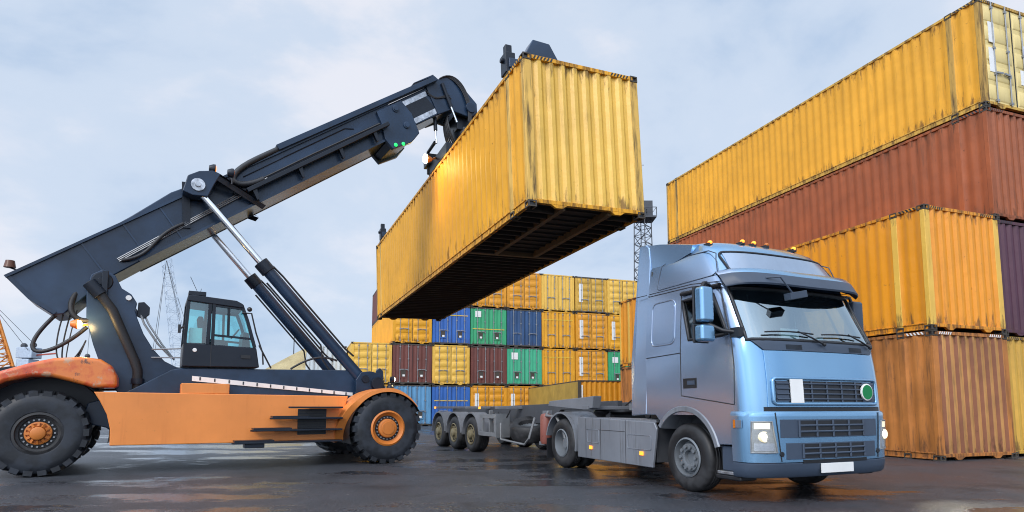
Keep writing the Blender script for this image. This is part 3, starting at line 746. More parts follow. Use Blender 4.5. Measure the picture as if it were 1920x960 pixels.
for sg in (-1, 1):
    dr = sloop([(0.0, 1.34), (1.02, 1.21), (1.035, 1.7), (1.0, 2.03), (0.78, 2.76), (0.0, 2.84)], 0.007, 'door_seal', M['black'], TRK, sg)
    sloop([(XB + 0.02, 2.9), (0.2, 2.88), (0.86, 2.80)], 0.007, 'panel_joint', M['black'], TRK, sg, False)
    sloop([(XB + 0.02, 2.94), (0.2, 2.92), (0.88, 2.84)], 0.006, 'panel_joint', M['black'], TRK, sg, False)
    sloop([(XB + 0.02, 1.93), (0.0, 1.95)], 0.007, 'panel_joint', M['black'], TRK, sg, False)
    sloop(rrect(-0.68, -0.13, 2.10, 2.76, 0.1), 0.010, 'sleeper_panel_frame', M['truck'], TRK, sg)
    mb = MB(); sslab(rrect(-0.655, -0.155, 2.125, 2.735, 0.09), mb, sg, 0.004); mb.build('sleeper_panel', M['truck'], TRK)
    up = [(-0.6, 2.99), (-0.55, 3.28), (-0.35, 3.335), (0.45, 3.345), (0.62, 3.28), (0.70, 3.0), (0.6, 2.965), (-0.55, 2.965)]
    sloop(up, 0.008, 'locker_frame', M['truck_dark'], TRK, sg)
    mb = MB(); mb.box(0.05, 0.33, sg * 1.249, sg * 1.238, 1.44, 1.58); hd = mb.build('door_handle', M['black'], TRK, bevel=0.004)
    mb = MB(); mb.box(0.15, 0.30, sg * 1.262, sg * 1.249, 1.485, 1.545); mb.build('grip', M['truck_dark'], hd, bevel=0.004)
    # gutter above the door
    mb = MB(); mb.tube([spt(x, 2.80, 0.025, sg) for x in (0.02, 0.3, 0.6, 0.8)], 0.028, 8); mb.build('window_deflector', M['black'], TRK)
    # rear fairing
    fpoly = [(XB - 0.015, 1.06), (XB - 0.015, 3.5), (-0.86, 3.72), (-0.95, 3.79), (-1.10, 3.80), (-1.17, 3.74), (-1.27, 1.9), (-1.28, 1.04)]
    mb = MB(); n = len(fpoly)
    o = [Vector((x, sg * (t_hw(min(z, 3.25)) + 0.004 - (0.04 if x < -1.1 else 0)), z)) for x, z in fpoly]; i_ = [Vector((x, sg * (t_hw(min(z, 3.25)) - 0.07), z)) for x, z in fpoly]
    mb.add(o + i_, [tuple(range(n)), tuple(range(2 * n - 1, n - 1, -1))] + [(i, (i + 1) % n, n + (i + 1) % n, n + i) for i in range(n)])
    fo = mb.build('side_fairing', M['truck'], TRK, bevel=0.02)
    mb = MB(); mb.tube([(-1.255, sg * 1.235, 2.93), (XB, sg * 1.196, 2.93)], 0.006, 6); mb.build('panel_joint', M['black'], fo)
# roof spoiler
mb = MB()
rows = []
for x, z in ((0.15, 3.565), (-0.2, 3.66), (-0.6, 3.76), (-0.85, 3.80), (-1.12, 3.81), (-1.15, 3.70), (-1.15, 3.30), (-0.80, 3.30), (0.1, 3.46)):
    rows.append([(x, y, z - 0.05 * (abs(y) / 1.08) ** 4) for y in [-1.09, -1.0, -0.7, -0.35, 0, 0.35, 0.7, 1.0, 1.09]])
n_ = len(rows); caps = [[r[0] for r in rows], [r[-1] for r in rows]]
rows.append(rows[0]); mb.grid(rows)
for c_ in caps: mb.add(c_, [tuple(range(n_))])
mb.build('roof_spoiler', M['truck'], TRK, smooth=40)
# interior
mb = MB(); mb.box(XB + 0.05, 1.0, -1.12, 1.12, 1.20, 1.26); mb.box(XB + 0.03, XB + 0.06, -1.12, 1.12, 1.26, 3.3); mb.box(XB + 0.06, 0.82, -1.1, 1.1, 2.94, 2.97)
io = mb.build('cab_lining', M['interior'], TRK)
mb = MB(); mb.prism([(0.55, 1.27), (1.0, 1.27), (1.2, 1.95), (1.14, 2.04), (0.78, 2.06), (0.62, 1.9)], -1.05, 1.05, 'y'); mb.build('dashboard', M['interior_pale'], TRK, bevel=0.02)
for sy in (-0.62, 0.62):
    mb = MB(); mb.box(-0.28, 0.25, sy - 0.26, sy + 0.26, 1.62, 1.76); mb.prism([(-0.30, 1.74), (-0.14, 1.74), (-0.26, 2.52), (-0.40, 2.52)], sy - 0.25, sy + 0.25, 'y'); mb.box(-0.42, -0.3, sy - 0.14, sy + 0.14, 2.53, 2.72); mb.box(-0.2, 0.2, sy - 0.2, sy + 0.2, 1.26, 1.62)
    mb.build('seat', M['seat'], TRK, bevel=0.03)
mb = MB(); cx = Vector((0.62, 0.62, 2.02)); ax = Vector((-0.55, 0, 0.83)).normalized(); a_ = Vector((0, 1, 0)); b_ = ax.cross(a_)
mb.tube([cx + (a_ * math.cos(t) + b_ * math.sin(t)) * 0.225 for t in [2 * math.pi * i / 24 for i in range(24)]], 0.018, 8, 0, True)
mb.beam(cx - a_ * 0.21, cx + a_ * 0.21, 0.05, 0.03); mb.cyl(cx, cx - ax * 0.25, 0.045, 10); mb.build('steering_wheel', M['black'], TRK)
mb = MB(); mb.add([(0.92, -0.35, 2.07), (0.92, -0.02, 2.07), (0.98, -0.02, 2.24), (0.98, -0.35, 2.24), (0.99, -0.35, 2.07), (0.99, -0.02, 2.07)], [(0, 1, 2, 3), (4, 5, 2, 3)]); mb.build('paper_card', M['white'], TRK)
mb = MB(); mb.box(0.9, 1.05, 0.18, 0.36, 2.07, 2.13); mb.build('paper_box', M['white'], TRK)
# dark strip under the windscreen
mb = MB(); fpatch(mb, [1.895, 1.93, 1.97, 2.0, 2.035], lambda z: -0.98 - (z - 1.895) * 1.15, lambda z: 0.98 + (z - 1.895) * 1.15, 0.012, 0.03, 28); mb.build('scuttle_panel', M['truck_dark'], TRK, smooth=60)
for yc in (-0.52, 0.62):
    mb = MB()
    for k in range(5): mb.beam(fpt(yc - 0.13, 1.915 + k * 0.013, 0.016), fpt(yc + 0.13, 1.915 + k * 0.013, 0.016), 0.006, 0.006)
    mb.build('air_vent', M['black'], TRK)
# bonnet flap
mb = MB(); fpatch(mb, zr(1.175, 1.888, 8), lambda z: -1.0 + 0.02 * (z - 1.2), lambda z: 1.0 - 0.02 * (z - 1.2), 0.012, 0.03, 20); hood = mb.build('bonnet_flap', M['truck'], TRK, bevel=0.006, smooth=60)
# main grille
gz0, gz1, gy0, gy1 = 1.215, 1.535, -0.93, 0.93
mb = MB(); fpatch(mb, zr(gz0 + .03, gz1 - .03, 3), lambda z: gy0 + .04, lambda z: gy1 - .04, 0.016, 0.01, 14); gr = mb.build('grille', M['black'], TRK, smooth=60)
def front_loop(y0, y1, z0, z1, off, r=0.05, ny=16, sl=0.0):
    pts = []
    for cy, cz, a0 in ((y1 - r, z1 - r, 0), (y0 + r, z1 - r, 90), (y0 + r, z0 + r, 180), (y1 - r, z0 + r, 270)):
        for i in range(5):
            a = R(a0 + 90 * i / 4); pts.append((cy + r * math.cos(a), cz + r * math.sin(a)))
    dense = []
    for i in range(len(pts)):
        a, b = pts[i], pts[(i + 1) % len(pts)]; m_ = max(1, int(math.hypot(b[0] - a[0], b[1] - a[1]) / 0.1))
        dense += [(lerp(a[0], b[0], q / m_), lerp(a[1], b[1], q / m_)) for q in range(m_)]
    return [fpt(y, z, off) for y, z in dense]
mb = MB(); mb.tube(front_loop(gy0, gy1, gz0, gz1, 0.02), 0.022, 8, 0, True); mb.build('grille_frame', M['truck'], gr, smooth=80)
mb = MB()
for k in range(1, 5):
    z = lerp(gz0, gz1, k / 5); mb.tube([fpt(lerp(gy0 + .05, gy1 - .05, i / 14), z, 0.026) for i in range(15)], 0.011, 6)
for y in (-0.33, -0.06, 0.21, 0.48): mb.tube([fpt(y, z, 0.024) for z in zr(gz0 + .03, gz1 - .03, 3)], 0.011, 6)
mb.build('grille_bars', M['truck_dark'], gr)
mb = MB(); fpatch(mb, zr(gz0 + .035, gz1 - .035, 3), lambda z: 0.62, lambda z: 0.885, 0.03, 0.01, 4); mb.build('grille_blank', M['truck_dark'], gr); mb = MB(); fpatch(mb, zr(gz0 + .035, gz1 - .035, 3), lambda z: -0.885, lambda z: -0.70, 0.021, 0.01, 4); mb.build('grille_blank', M['truck_dark'], gr)
mb = MB(); fpatch(mb, zr(gz0 + .015, gz1 - .012, 3), lambda z: -0.69, lambda z: -0.49, 0.042, 0.012, 3); mb.build('white_marker', M['white'], gr)
dc = fpt(0.68, 1.375, 0.045)
mb = MB(); mb.lathe([(0, 0.012), (0.105, 0.012), (0.112, 0.008), (0.112, -0.01)], dc, 32, 0, 'x'); dd = mb.build('round_badge', M['white'], gr)
mb = MB(); mb.lathe([(0, 0.016), (0.096, 0.016), (0.096, 0.01)], dc, 32, 0, 'x'); mb.build('badge_face', M['disc_green'], dd)
# dark gap between bonnet and bumper
mb = MB(); fpatch(mb, [1.07, 1.12, 1.18], lambda z: -1.05, lambda z: 1.05, 0.003, 0.05, 18); mb.build('gap_shadow_panel', M['black'], TRK)
# bumper shell
def b_pt(y, z, off=0.0): return fpt(y, z, off + 0.035)
def bpatch(mb, zs, yl, yr, off, th, ny=10):
    global fpt
    keep = fpt
    fpt = lambda y, z, o=0.0: keep(y, z, o + 0.035)
    fpatch(mb, zs, yl, yr, off, th, ny); fpt = keep
def bring(z, off):
    hw, xc, D = t_hw(z) + off, t_xf(z) - t_D(z), t_D(z) + off
    pts = []
    for a in [-90, -87, -83, -78, -71, -63, -54, -43, -30, -15, 0, 15, 30, 43, 54, 63, 71, 78, 83, 87, 90]:
        pts.append((xc + D * max(0, math.cos(R(a))) ** (2 / NX), hw * math.copysign(abs(math.sin(R(a))) ** (2 / NX), a), z))
    return [(0.98, -hw, z)] + pts + [(0.98, hw, z)]
mb = MB(); rows = [[(x - 0.05, y * 0.95, z) for x, y, z in bring(0.505, 0.0)]] + [bring(z, 0.035) for z in (0.50, 0.52, 0.7, 0.9, 1.06, 1.10)] + [bring(1.125, 0.015)] + [[(x - 0.12, y * 0.93, z) for x, y, z in bring(1.127, 0.0)]]
mb.grid(rows); bum = mb.build('bumper', M['truck'], TRK, smooth=40)
mb = MB(); rows = [[(x - 0.1, y * 0.92, z) for x, y, z in bring(0.31, 0)]] + [bring(0.31, 0.02), bring(0.335, 0.04), bring(0.42, 0.045), bring(0.48, 0.04), bring(0.495, 0.02)]; mb.grid(rows)
mb.build('lower_bumper', M['truck_dark'], TRK, smooth=40)
def bfp(y, z, off): return fpt(y, z, 0.037 + off)
for (z0, z1, y0, y1, g0, g1) in ((0.80, 1.025, -0.87, 0.85, -0.60, 0.55), (0.535, 0.735, -0.80, 0.80, -0.55, 0.55)):
    mb = MB(); bpatch(mb, zr(z0, z1, 3), lambda z: y0, lambda z: y1, 0.004, 0.01, 16); lg = mb.build('lower_grille', M['truck_dark'], bum, bevel=0.003)
    mb = MB(); bpatch(mb, zr(z0 + .015, z1 - .015, 3), lambda z: g0, lambda z: g1, 0.009, 0.01, 14); mb.build('grille_mesh', M['black'], lg)
    mb = MB()
    for k in range(1, 3): mb.tube([bfp(lerp(g0, g1, i / 12), lerp(z0, z1, k / 3), 0.012) for i in range(13)], 0.014, 6)
    for k in range(0, 5): mb.tube([bfp(lerp(g0, g1, k / 4), z, 0.012) for z in zr(z0 + .01, z1 - .01, 3)], 0.014, 6)
    mb.build('grille_bars', M['truck_dark'], lg)
for sg in (-1, 1):
    mb = MB(); mb.tube([bfp(sg * lerp(0.865, 0.93, (z - 0.5) / 0.6), z, 0.0) for z in zr(1.11, 0.51, 8)], 0.006, 6); mb.build('panel_joint', M['black'], bum)
    # headlamp
    mb = MB(); yl = lambda z: sg * (1.185 if sg < 0 else 1.185); 
    bpatch(mb, zr(0.62, 1.0, 5), lambda z: sg * 1.19, lambda z: sg * (0.985 - 0.06 * (1.0 - z) / 0.38), 0.008, 0.02, 6)
    hl = mb.build('headlamp', M['lens_clear'], TRK, bevel=0.004, smooth=60)
    mb = MB(); mb.lathe([(0, 0.0), (0.03, 0.002), (0.058, 0.012), (0.066, 0.010), (0.068, -0.03)], bfp(sg * 1.075, 0.815, 0.006), 24, 0, 'x'); mb.build('lit_reflector', M['lamp_soft'], hl, smooth=60)
    c = bfp(sg * 1.075, 0.815, 0.012); mb = MB(); mb.ball(c, 0.036, (0.5, 1, 1)); mb.build('bulb', M['lamp_white'], hl)
    mb = MB(); bpatch(mb, zr(0.91, 0.985, 2), lambda z: sg * 1.17, lambda z: sg * 1.01, 0.013, 0.01, 5); mb.build('indicator_lens', M['lamp_soft'], hl)
    mb = MB(); bpatch(mb, zr(0.645, 0.735, 2), lambda z: sg * 1.17, lambda z: sg * 0.965, 0.013, 0.01, 5); mb.build('fog_lens', M['mirror'], hl)
    mb = MB(); mb.tube([bfp(sg * yy, zz, 0.012) for yy, zz in ((1.19, 0.62), (1.19, 0.8), (1.19, 1.0), (1.09, 1.0), (0.985, 1.0), (0.955, 0.81), (0.925, 0.62), (1.06, 0.62))], 0.009, 6, 0, True); mb.build('lamp_surround', M['galv'], hl)
    sp = bpy.data.lights.new('headlamp_beam', 'SPOT'); sp.energy = 190; sp.spot_size = R(95); sp.spot_blend = 0.8; sp.color = (1, 0.9, 0.68); sp.shadow_soft_size = 0.06
    spo = bpy.data.objects.new('headlamp_beam', sp); COL.objects.link(spo); spo.parent = hl; spo.location = (c[0] + 0.07, c[1], c[2])
    spo.rotation_euler = Vector((-1, 0, 0.28)).to_track_quat('Z', 'Y').to_euler()
    mb = MB(); mb.box(1.06, 1.17, sg * 1.287, sg * 1.275, 0.92, 1.02); mk = mb.build('side_marker', M['truck'], bum, bevel=0.003)
    mb = MB(); mb.box(1.03, 1.065, sg * 1.29, sg * 1.276, 0.92, 1.02); mb.build('amber_lens', M['lamp_amber_off'], mk)
    c = bfp(sg * 0.86, 0.60, 0.006); mb = MB(); mb.lathe([(0, 0.004), (0.03, 0.004), (0.032, -0.008)], c, 14, 0, 'x'); mb.build('tow_cap', M['black'], bum)
mb = MB(); 
pc = bfp(0.02, 0.42, 0.03); mb.box(pc[0] - 0.012, pc[0] + 0.004, -0.27, 0.31, 0.355, 0.475); mb.build('number_plate', M['white'], TRK, bevel=0.004)
mb = MB(); bpatch(mb, [0.49, 0.525], lambda z: -0.55, lambda z: 0.6, 0.005, 0.02, 10); mb.build('bumper_slot', M['black'], TRK)
# sun visor
mb = MB(); rows = []
for k, (off, z) in enumerate(((0.02, 2.985), (0.12, 2.965), (0.19, 2.925), (0.212, 2.875), (0.235, 2.715), (0.215, 2.70), (0.15, 2.80), (0.03, 2.88))):
    row = []
    for i in range(25):
        u = i / 12 - 1; y = u * 1.155
        zz = z - (0.03 * (1 - u * u)) * (1 if k in (3, 4, 5, 6) else 0)
        row.append(fpt(y * (0.985 if abs(u) > 0.97 else 1), zz, off * (1 - 0.35 * abs(u) ** 6)))
    rows.append(row)
rows.append(rows[0]); mb.grid(rows)
for q in range(len(mb.f)): mb.mi[q] = 1 if q // 24 in (3, 4, 5, 6) else 0  # shaded lower band of the visor painted in with the darker material
vis = mb.build('sun_visor', [M['truck'], M['truck_dark']], TRK, smooth=45)
# upper roof panel
mb = MB(); fpatch(mb, zr(3.0, 3.30, 6), lambda z: -0.99 + 0.12 * (z - 3.0), lambda z: 0.99 - 0.12 * (z - 3.0), 0.012, 0.02, 18); rp = mb.build('roof_sign', M['sign_glass'], TRK, bevel=0.004, smooth=60)
mb = MB(); mb.tube(front_loop(-1.0, 1.0, 2.99, 3.315, 0.012, 0.07), 0.016, 8, 0, True); mb.build('sign_frame', M['black'], rp, smooth=80)
# roof beacons
for y, on in ((-0.93, True), (-0.42, True), (-0.20, True), (0.05, False), (0.6, True)):
    x0 = 0.40 if abs(y) < .9 else 0.3; z0 = 3.545 if abs(y) < .8 else 3.50
    mb = MB(); mb.box(x0 - 0.07, x0 + 0.05, y - 0.035, y + 0.035, z0 - 0.03, z0 + 0.02); bc = mb.build('marker_lamp', M['black'], TRK, bevel=0.008)
    mb = MB(); mb.ball((x0 + 0.03, y, z0 + 0.022), 0.034, (1.0, 1, 0.85)); mb.build('amber_lens', M['lamp_amber'] if on else M['lamp_amber_off'], bc)
# mirrors
for sg in (-1, 1):
    mb = MB(); mb.box(0.74, 0.90, sg * 1.40, sg * 1.61, 2.27, 2.74); mo = mb.build('mirror', M['truck'] if sg < 0 else M['truck_dark'], TRK, bevel=0.045, seg=3); mo.location = (0, 0 if sg < 0 else -0.17, 0)
    mb = MB(); mb.box(0.74, 0.90, sg * 1.39, sg * 1.62, 2.02, 2.24); mb.build('wide_mirror', M['truck'] if sg < 0 else M['truck_dark'], mo, bevel=0.04, seg=3)
    mb = MB(); mb.box(0.720, 0.750, sg * 1.39, sg * 1.62, 2.26, 2.75); mb.box(0.720, 0.750, sg * 1.38, sg * 1.63, 2.01, 2.25); mb.build('mirror_back', M['black'], mo, bevel=0.012)
    mb = MB(); mb.box(0.713, 0.7195, sg * 1.415, sg * 1.605, 2.30, 2.72); mb.build('mirror_glass', M['mirror'], mo)
    mb = MB(); mb.tube([(0.78, sg * 1.5, 2.255), (0.84, sg * 1.46, 2.25), (0.95, sg * 1.33, 2.16), (1.08, sg * 1.2, 2.13)], 0.026, 8); mb.tube([(0.78, sg * 1.5, 2.74), (0.78, sg * 1.47, 2.80), (0.70, sg * 1.36, 2.83), (0.60, sg * 1.2, 2.82)], 0.026, 8); mb.box(1.0, 1.14, sg * 1.165, sg * 1.25, 2.07, 2.19)
    mb.build('mirror_arm', M['black'], mo, smooth=60)
# kerb mirror over the windscreen
mb = MB(); c = fpt(-0.36, 2.72, 0.28); c.z = 2.635; mb.beam(c + Vector((0, -0.15, -0.03)), c + Vector((0, 0.15, 0.03)), 0.11, 0.09); mb.tube([fpt(-0.74, 2.78, 0.22), fpt(-0.6, 2.74, 0.30), c + Vector((0, -0.06, 0.03))], 0.012, 6); mb.build('kerb_mirror', M['truck_dark'], TRK, bevel=0.025)
mb = MB(); p0 = fpt(-0.86, 2.70, -0.06); mb.tube([p0, p0 + Vector((0, 0, -0.25))], 0.006, 6); mb.box(p0[0] - 0.02, p0[0] + 0.02, p0[1] - 0.05, p0[1] + 0.06, p0[2] - 0.4, p0[2] - 0.25); mb.build('hanging_charm', M['black'], TRK)
# wipers
for y0, y1, y2 in ((-0.02, -0.42, -0.92), (0.93, 0.52, 0.02)):
    a = fpt(y0, 1.985, 0.05); b = fpt(y1, 2.13, 0.055)
    mb = MB(); mb.tube([a, lerp(a, b, .5) + Vector((0.015, 0, 0)), b], 0.014, 6, 0, False, 0.009); mb.tube([fpt(lerp(y1 + 0.28, y2, i / 8), 2.115 + 0.016 * math.sin(i / 8 * 3.1), 0.035) for i in range(9)], 0.011, 6); mb.ball(a, 0.026, (1, 1, 1), 8)
    mb.build('wiper', M['black'], TRK)
# front mudguard with step below the door, arch
for sg in (-1, 1):
    pts = [(-0.02, 1.325), (1.02, 1.195), (1.04, 1.1), (1.01, 0.70), (0.66, 0.69)]
    pts += [(0.04 + 0.66 * math.cos(R(a)), 0.48 + 0.66 * math.sin(R(a))) for a in (20, 35, 50, 65, 80, 95, 110, 125, 138)]
    pts += [(-0.60, 1.06), (XB, 1.06), (XB, 1.2), (-0.45, 1.21), (-0.2, 1.25)]
    mb = MB(); mb.prism(pts, sg * 1.245, sg * 1.10, 'y'); mg = mb.build('mudguard', M['truck'], TRK, bevel=0.02)
    mb = MB(); rows = [[(0.04 + r_ * math.cos(R(a)), sg * y, 0.48 + r_ * math.sin(R(a))) for a in range(15, 145, 8)] for r_, y in ((0.645, 1.262), (0.705, 1.262), (0.72, 1.24), (0.66, 1.10), (0.62, 0.7), (0.6, 0.7), (0.635, 1.24), (0.645, 1.262))]
    mb.grid(rows); mb.build('arch_lip', M['truck_dirty'], mg, smooth=50)
    mb = MB(); mb.box(0.72, 0.97, sg * 0.9, sg * 1.20, 0.36, 0.68); mb.box(0.62, 0.72, sg * 0.85, sg * 1.05, 0.3, 0.7); st_ = mb.build('step_well', M['truck_dark'], TRK, bevel=0.02)
    mb = MB(); mb.box(0.66, 1.05, sg * 1.02, sg * 1.235, 0.315, 0.36); mb.build('step', M['steel_worn'], st_, bevel=0.012)
    mb = MB(); mb.box(0.62, 1.06, sg * 0.95, sg * 1.225, 0.25, 0.313); mb.build('step_base', M['black'], st_, bevel=0.02)
    # side skirt
    mb = MB(); mb.prism([(-2.96, 1.0), (-0.66, 0.95), (-0.60, 0.85), (-0.72, 0.26), (-2.98, 0.26)], sg * 1.235, sg * 1.19, 'y'); sk = mb.build('side_skirt', M['truck_dirty'], TRK, bevel=0.012)
    mb = MB(); mb.box(-2.94, -0.66, sg * 1.19, sg * 0.62, 0.945, 0.985); mb.build('deck_plate', M['truck_dirty'], sk)
    mb = MB()
    for x in (-2.68, -2.18, -1.42): mb.box(x - 0.004, x + 0.004, sg * 1.2358, sg * 1.238, 0.27, 0.97)
    mb.box(-2.66, -1.44, sg * 1.2359, sg * 1.2378, 0.775, 0.782); mb.build('panel_joint', M['black'], sk)
    mb = MB(); mb.tube([(x, sg * 1.237, z) for x, z in rrect(-1.36, -0.74, 0.52, 0.74, 0.03)], 0.006, 6, 0, True); mb.build('locker_outline', M['truck_dirty'], sk)
    mb = MB(); mb.tube([(x, sg * 1.237, z) for x, z in rrect(-2.62, -2.24, 0.55, 0.78, 0.03)], 0.006, 6, 0, True); mb.build('locker_outline', M['truck_dirty'], sk)
    for x in (-2.5, -0.98):
        mb = MB(); mb.box(x - 0.045, x + 0.045, sg * 1.236, sg * 1.256, 0.43, 0.49); mb.build('amber_marker', M['lamp_amber'], sk, bevel=0.006)
    # rear wheel arch guard
    mb = MB(); cx, cz = -3.65, 0.48
    rows = [[(cx + r_ * math.cos(R(a)), sg * y, cz + r_ * math.sin(R(a)) * 0.98) for a in range(-12, 178, 10)] for r_, y in ((0.585, 1.25), (0.62, 1.25), (0.625, 0.62), (0.60, 0.62), (0.585, 1.25))]
    mb.grid(rows); rg = mb.build('rear_mudguard', M['truck_dirty'], TRK, smooth=50)
    mb = MB(); mb.box(-4.27, -4.25, sg * 1.23, sg * 0.66, 0.14, 0.55); mb.build('mud_flap', M['black'], rg)
# chassis
mb = MB()
for y in (-0.43, 0.43): mb.box(-4.75, 0.9, y - 0.04, y + 0.04, 0.62, 0.90)
for x in (-4.7, -3.0, -1.6, 0.2): mb.box(x, x + 0.12, -0.389, 0.389, 0.66, 0.86)
mb.box(-0.7, 1.05, -0.8, 0.8, 0.55, 1.05); mb.cyl((-3.65, -0.9, 0.5), (-3.65, 0.9, 0.5), 0.12); mb.cyl((0.04, -0.9, 0.48), (0.04, 0.9, 0.48), 0.09)
mb.box(-2.9, -0.75, -1.12, -0.48, 0.33, 0.92); mb.box(-2.9, -0.75, 0.48, 1.12, 0.33, 0.92)
mb.build('chassis', M['trailer_dark'], TRK, bevel=0.01)
mb = MB(); mb.box(-0.80, -1.12, -0.95, 0.95, 0.99, 1.3); mb.box(-1.15, -1.5, -0.6, 0.55, 0.99, 1.09); mb.cyl((-1.3, -0.55, 1.12), (-1.3, 0.1, 1.12), 0.09); mb.cyl((-1.55, -0.7, 1.05), (-1.55, -0.2, 1.05), 0.07); mb.box(-1.7, -1.9, -0.5, 0.5, 0.99, 1.05)
mb.build('rear_equipment', M['black'], TRK, bevel=0.015)
mb = MB(); mb.tube(bez((-1.1, -0.3, 1.25), (-1.6, -0.3, 2.0), (-2.6, -0.2, 1.3), (-3.2, -0.1, 1.16)), 0.014, 6); mb.tube(bez((-1.1, -0.15, 1.25), (-1.7, -0.15, 1.9), (-2.6, 0.1, 1.25), (-3.1, 0.1, 1.16)), 0.014, 6); mb.build('air_hose', M['hose'], TRK)
mb = MB(); mb.lathe([(0, 0.05), (0.48, 0.05), (0.52, 0.0), (0.48, -0.05), (0, -0.05)], (-3.45, 0, 1.08), 24, 0, 'z'); mb.box(-3.9, -3.0, -0.4, 0.4, 0.90, 1.03); mb.build('coupling_plate', M['black'], TRK)
mb = MB(); mb.tube([(-2.2, -0.5, 1.02), (-2.2, -0.5, 1.14)], 0.012, 6); mb.box(-2.26, -2.14, -0.58, -0.42, 1.12, 1.24); wl = mb.build('rear_work_lamp', M['galv'], TRK, bevel=0.01)
mb = MB(); mb.box(-2.14, -2.132, -0.56, -0.44, 1.14, 1.22); mb.build('lamp_lens', M['lamp_soft'], wl)

# ------------------------------------------------------------------ wheels
def road_wheel(par, name, c, out, Rr, wd, kind, rimmat, tyremat=None):
    """c = centre of the outer face; out = -1 when the outer face looks to -y"""
    s = out; root = MB(); W_ = wd
    cx, cy, cz = c
    rr = Rr * 0.56
    P = [(rr, 0.02), (rr + 0.03, 0.0), (Rr * 0.80, -0.006), (Rr * 0.93, 0.012), (Rr * 0.975, 0.035), (Rr, 0.06)]
    nr_ = 4
    for k in range(nr_):
        a = 0.06 + (W_ - 0.12) * k / nr_; b = 0.06 + (W_ - 0.12) * (k + 1) / nr_
        P += [(Rr, a + 0.012), (Rr, b - 0.012), (Rr - 0.012, b - 0.006), (Rr - 0.012, b + 0.004)]
    P += [(Rr, W_ - 0.06), (Rr * 0.975, W_ - 0.035), (Rr * 0.9, W_), (rr, W_ - 0.02)]
    ty = MB(); ty.lathe([(r, -s * y) for r, y in P], c, 48, 0, 'y', True)
    o = ty.build(name, tyremat or M['tyre_truck'], par, smooth=45)
    rm = MB()
    if kind == 'front': prof = [(rr + 0.012, 0.0), (rr - 0.012, -0.012), (rr - 0.02, 0.03), (rr * 0.88, 0.09), (rr * 0.78, 0.09), (rr * 0.72, 0.035), (rr * 0.42, 0.03), (rr * 0.37, 0.035), (rr * 0.34, 0.09), (0, 0.09)]
    elif kind == 'rear': prof = [(rr + 0.012, 0.0), (rr - 0.012, -0.012), (rr - 0.02, 0.03), (rr * 0.9, 0.12), (rr * 0.84, 0.19), (rr * 0.5, 0.20), (rr * 0.46, 0.12), (rr * 0.36, 0.08), (0, 0.08)]
    else: prof = [(rr + 0.012, 0.0), (rr - 0.012, -0.01), (rr - 0.02, 0.03), (rr * 0.84, 0.06), (rr * 0.55, 0.02), (rr * 0.45, 0.015), (rr * 0.42, -0.04), (rr * 0.3, -0.06), (0, -0.06)]
    rm.lathe([(r, -s * y) for r, y in prof], c, 40, 0, 'y'); bl = rm; nb = 10; rb = rr * (0.57 if kind == 'front' else 0.66); yb = {'front': 0.034, 'rear': 0.2, 'trailer': 0.035}[kind]
    for k in range(nb):
        a = 2 * math.pi * k / nb; x, z = cx + rb * math.cos(a), cz + rb * math.sin(a)
        bl.cyl((x, cy - s * yb, z), (x, cy - s * (yb - 0.035), z), 0.018 if kind != 'front' else 0.027, 8)
    if kind != 'front':
        vh = rm
        for k in range(8):
            a = 2 * math.pi * (k + .5) / 8; x, z = cx + rr * 0.72 * math.cos(a), cz + rr * 0.72 * math.sin(a)
            vh.cyl((x, cy - s * (yb + 0.02), z), (x, cy - s * (yb - 0.006 - (0.0 if kind == 'rear' else 0.02)), z), 0.024, 10, 1)
    rm.build('rim', [rimmat, M['black']], o, smooth=40)
    return o
for sg in (-1, 1):
    road_wheel(TRK, 'front_wheel', (0.04, sg * 1.205, 0.475), sg, 0.475, 0.30, 'front', M['rim_grey'])
    road_wheel(TRK, 'rear_wheel', (-3.65, sg * 1.22, 0.475), sg, 0.475, 0.27, 'rear', M['rim_grey'])
    road_wheel(TRK, 'rear_wheel', (-3.65, sg * 0.90, 0.475), sg, 0.475, 0.27, 'rear', M['rim_grey'])

# ------------------------------------------------------------------ skeletal trailer
kx, ky = 3.5514 - 3.5 * math.cos(1.1588), 9.0885 + 3.5 * math.sin(1.1588)
TLR = thing('container_trailer', 'empty grey skeletal container trailer with three axles coupled behind the blue lorry', 'trailer', (kx, ky, 0), R(-63.4))
mb = MB()
for y in (-0.5, 0.5):
    mb.prism([(-7.9, 0.80), (-1.9, 0.80), (-1.3, 1.12), (0.6, 1.14), (0.75, 1.2), (0.75, 1.30), (-7.9, 1.13)], y - 0.06, y + 0.06, 'y')
for x in (-7.85, -6.7, -5.4, -4.0, -2.6, 0.2): mb.box(x, x + 0.14, -0.439, 0.439, 0.95, 1.1)
mb.build('main_frame', M['trailer_dark'], TLR, bevel=0.008)
mb = MB()
for x in (-7.8, -5.2, -3.3, 0.55):
    mb.box(x, x + 0.2, -1.22, 1.22, 1.131, 1.20)
mb.build('bolster', M['trailer'], TLR, bevel=0.008)
mb = MB(); mb.prism([(0.45, 1.135), (0.85, 1.16), (0.9, 1.38), (0.6, 1.36), (-0.7, 1.30), (-0.75, 1.2)], -1.2, -1.02, 'y'); mb.build('front_corner_plate', M['trailer'], TLR, bevel=0.01)
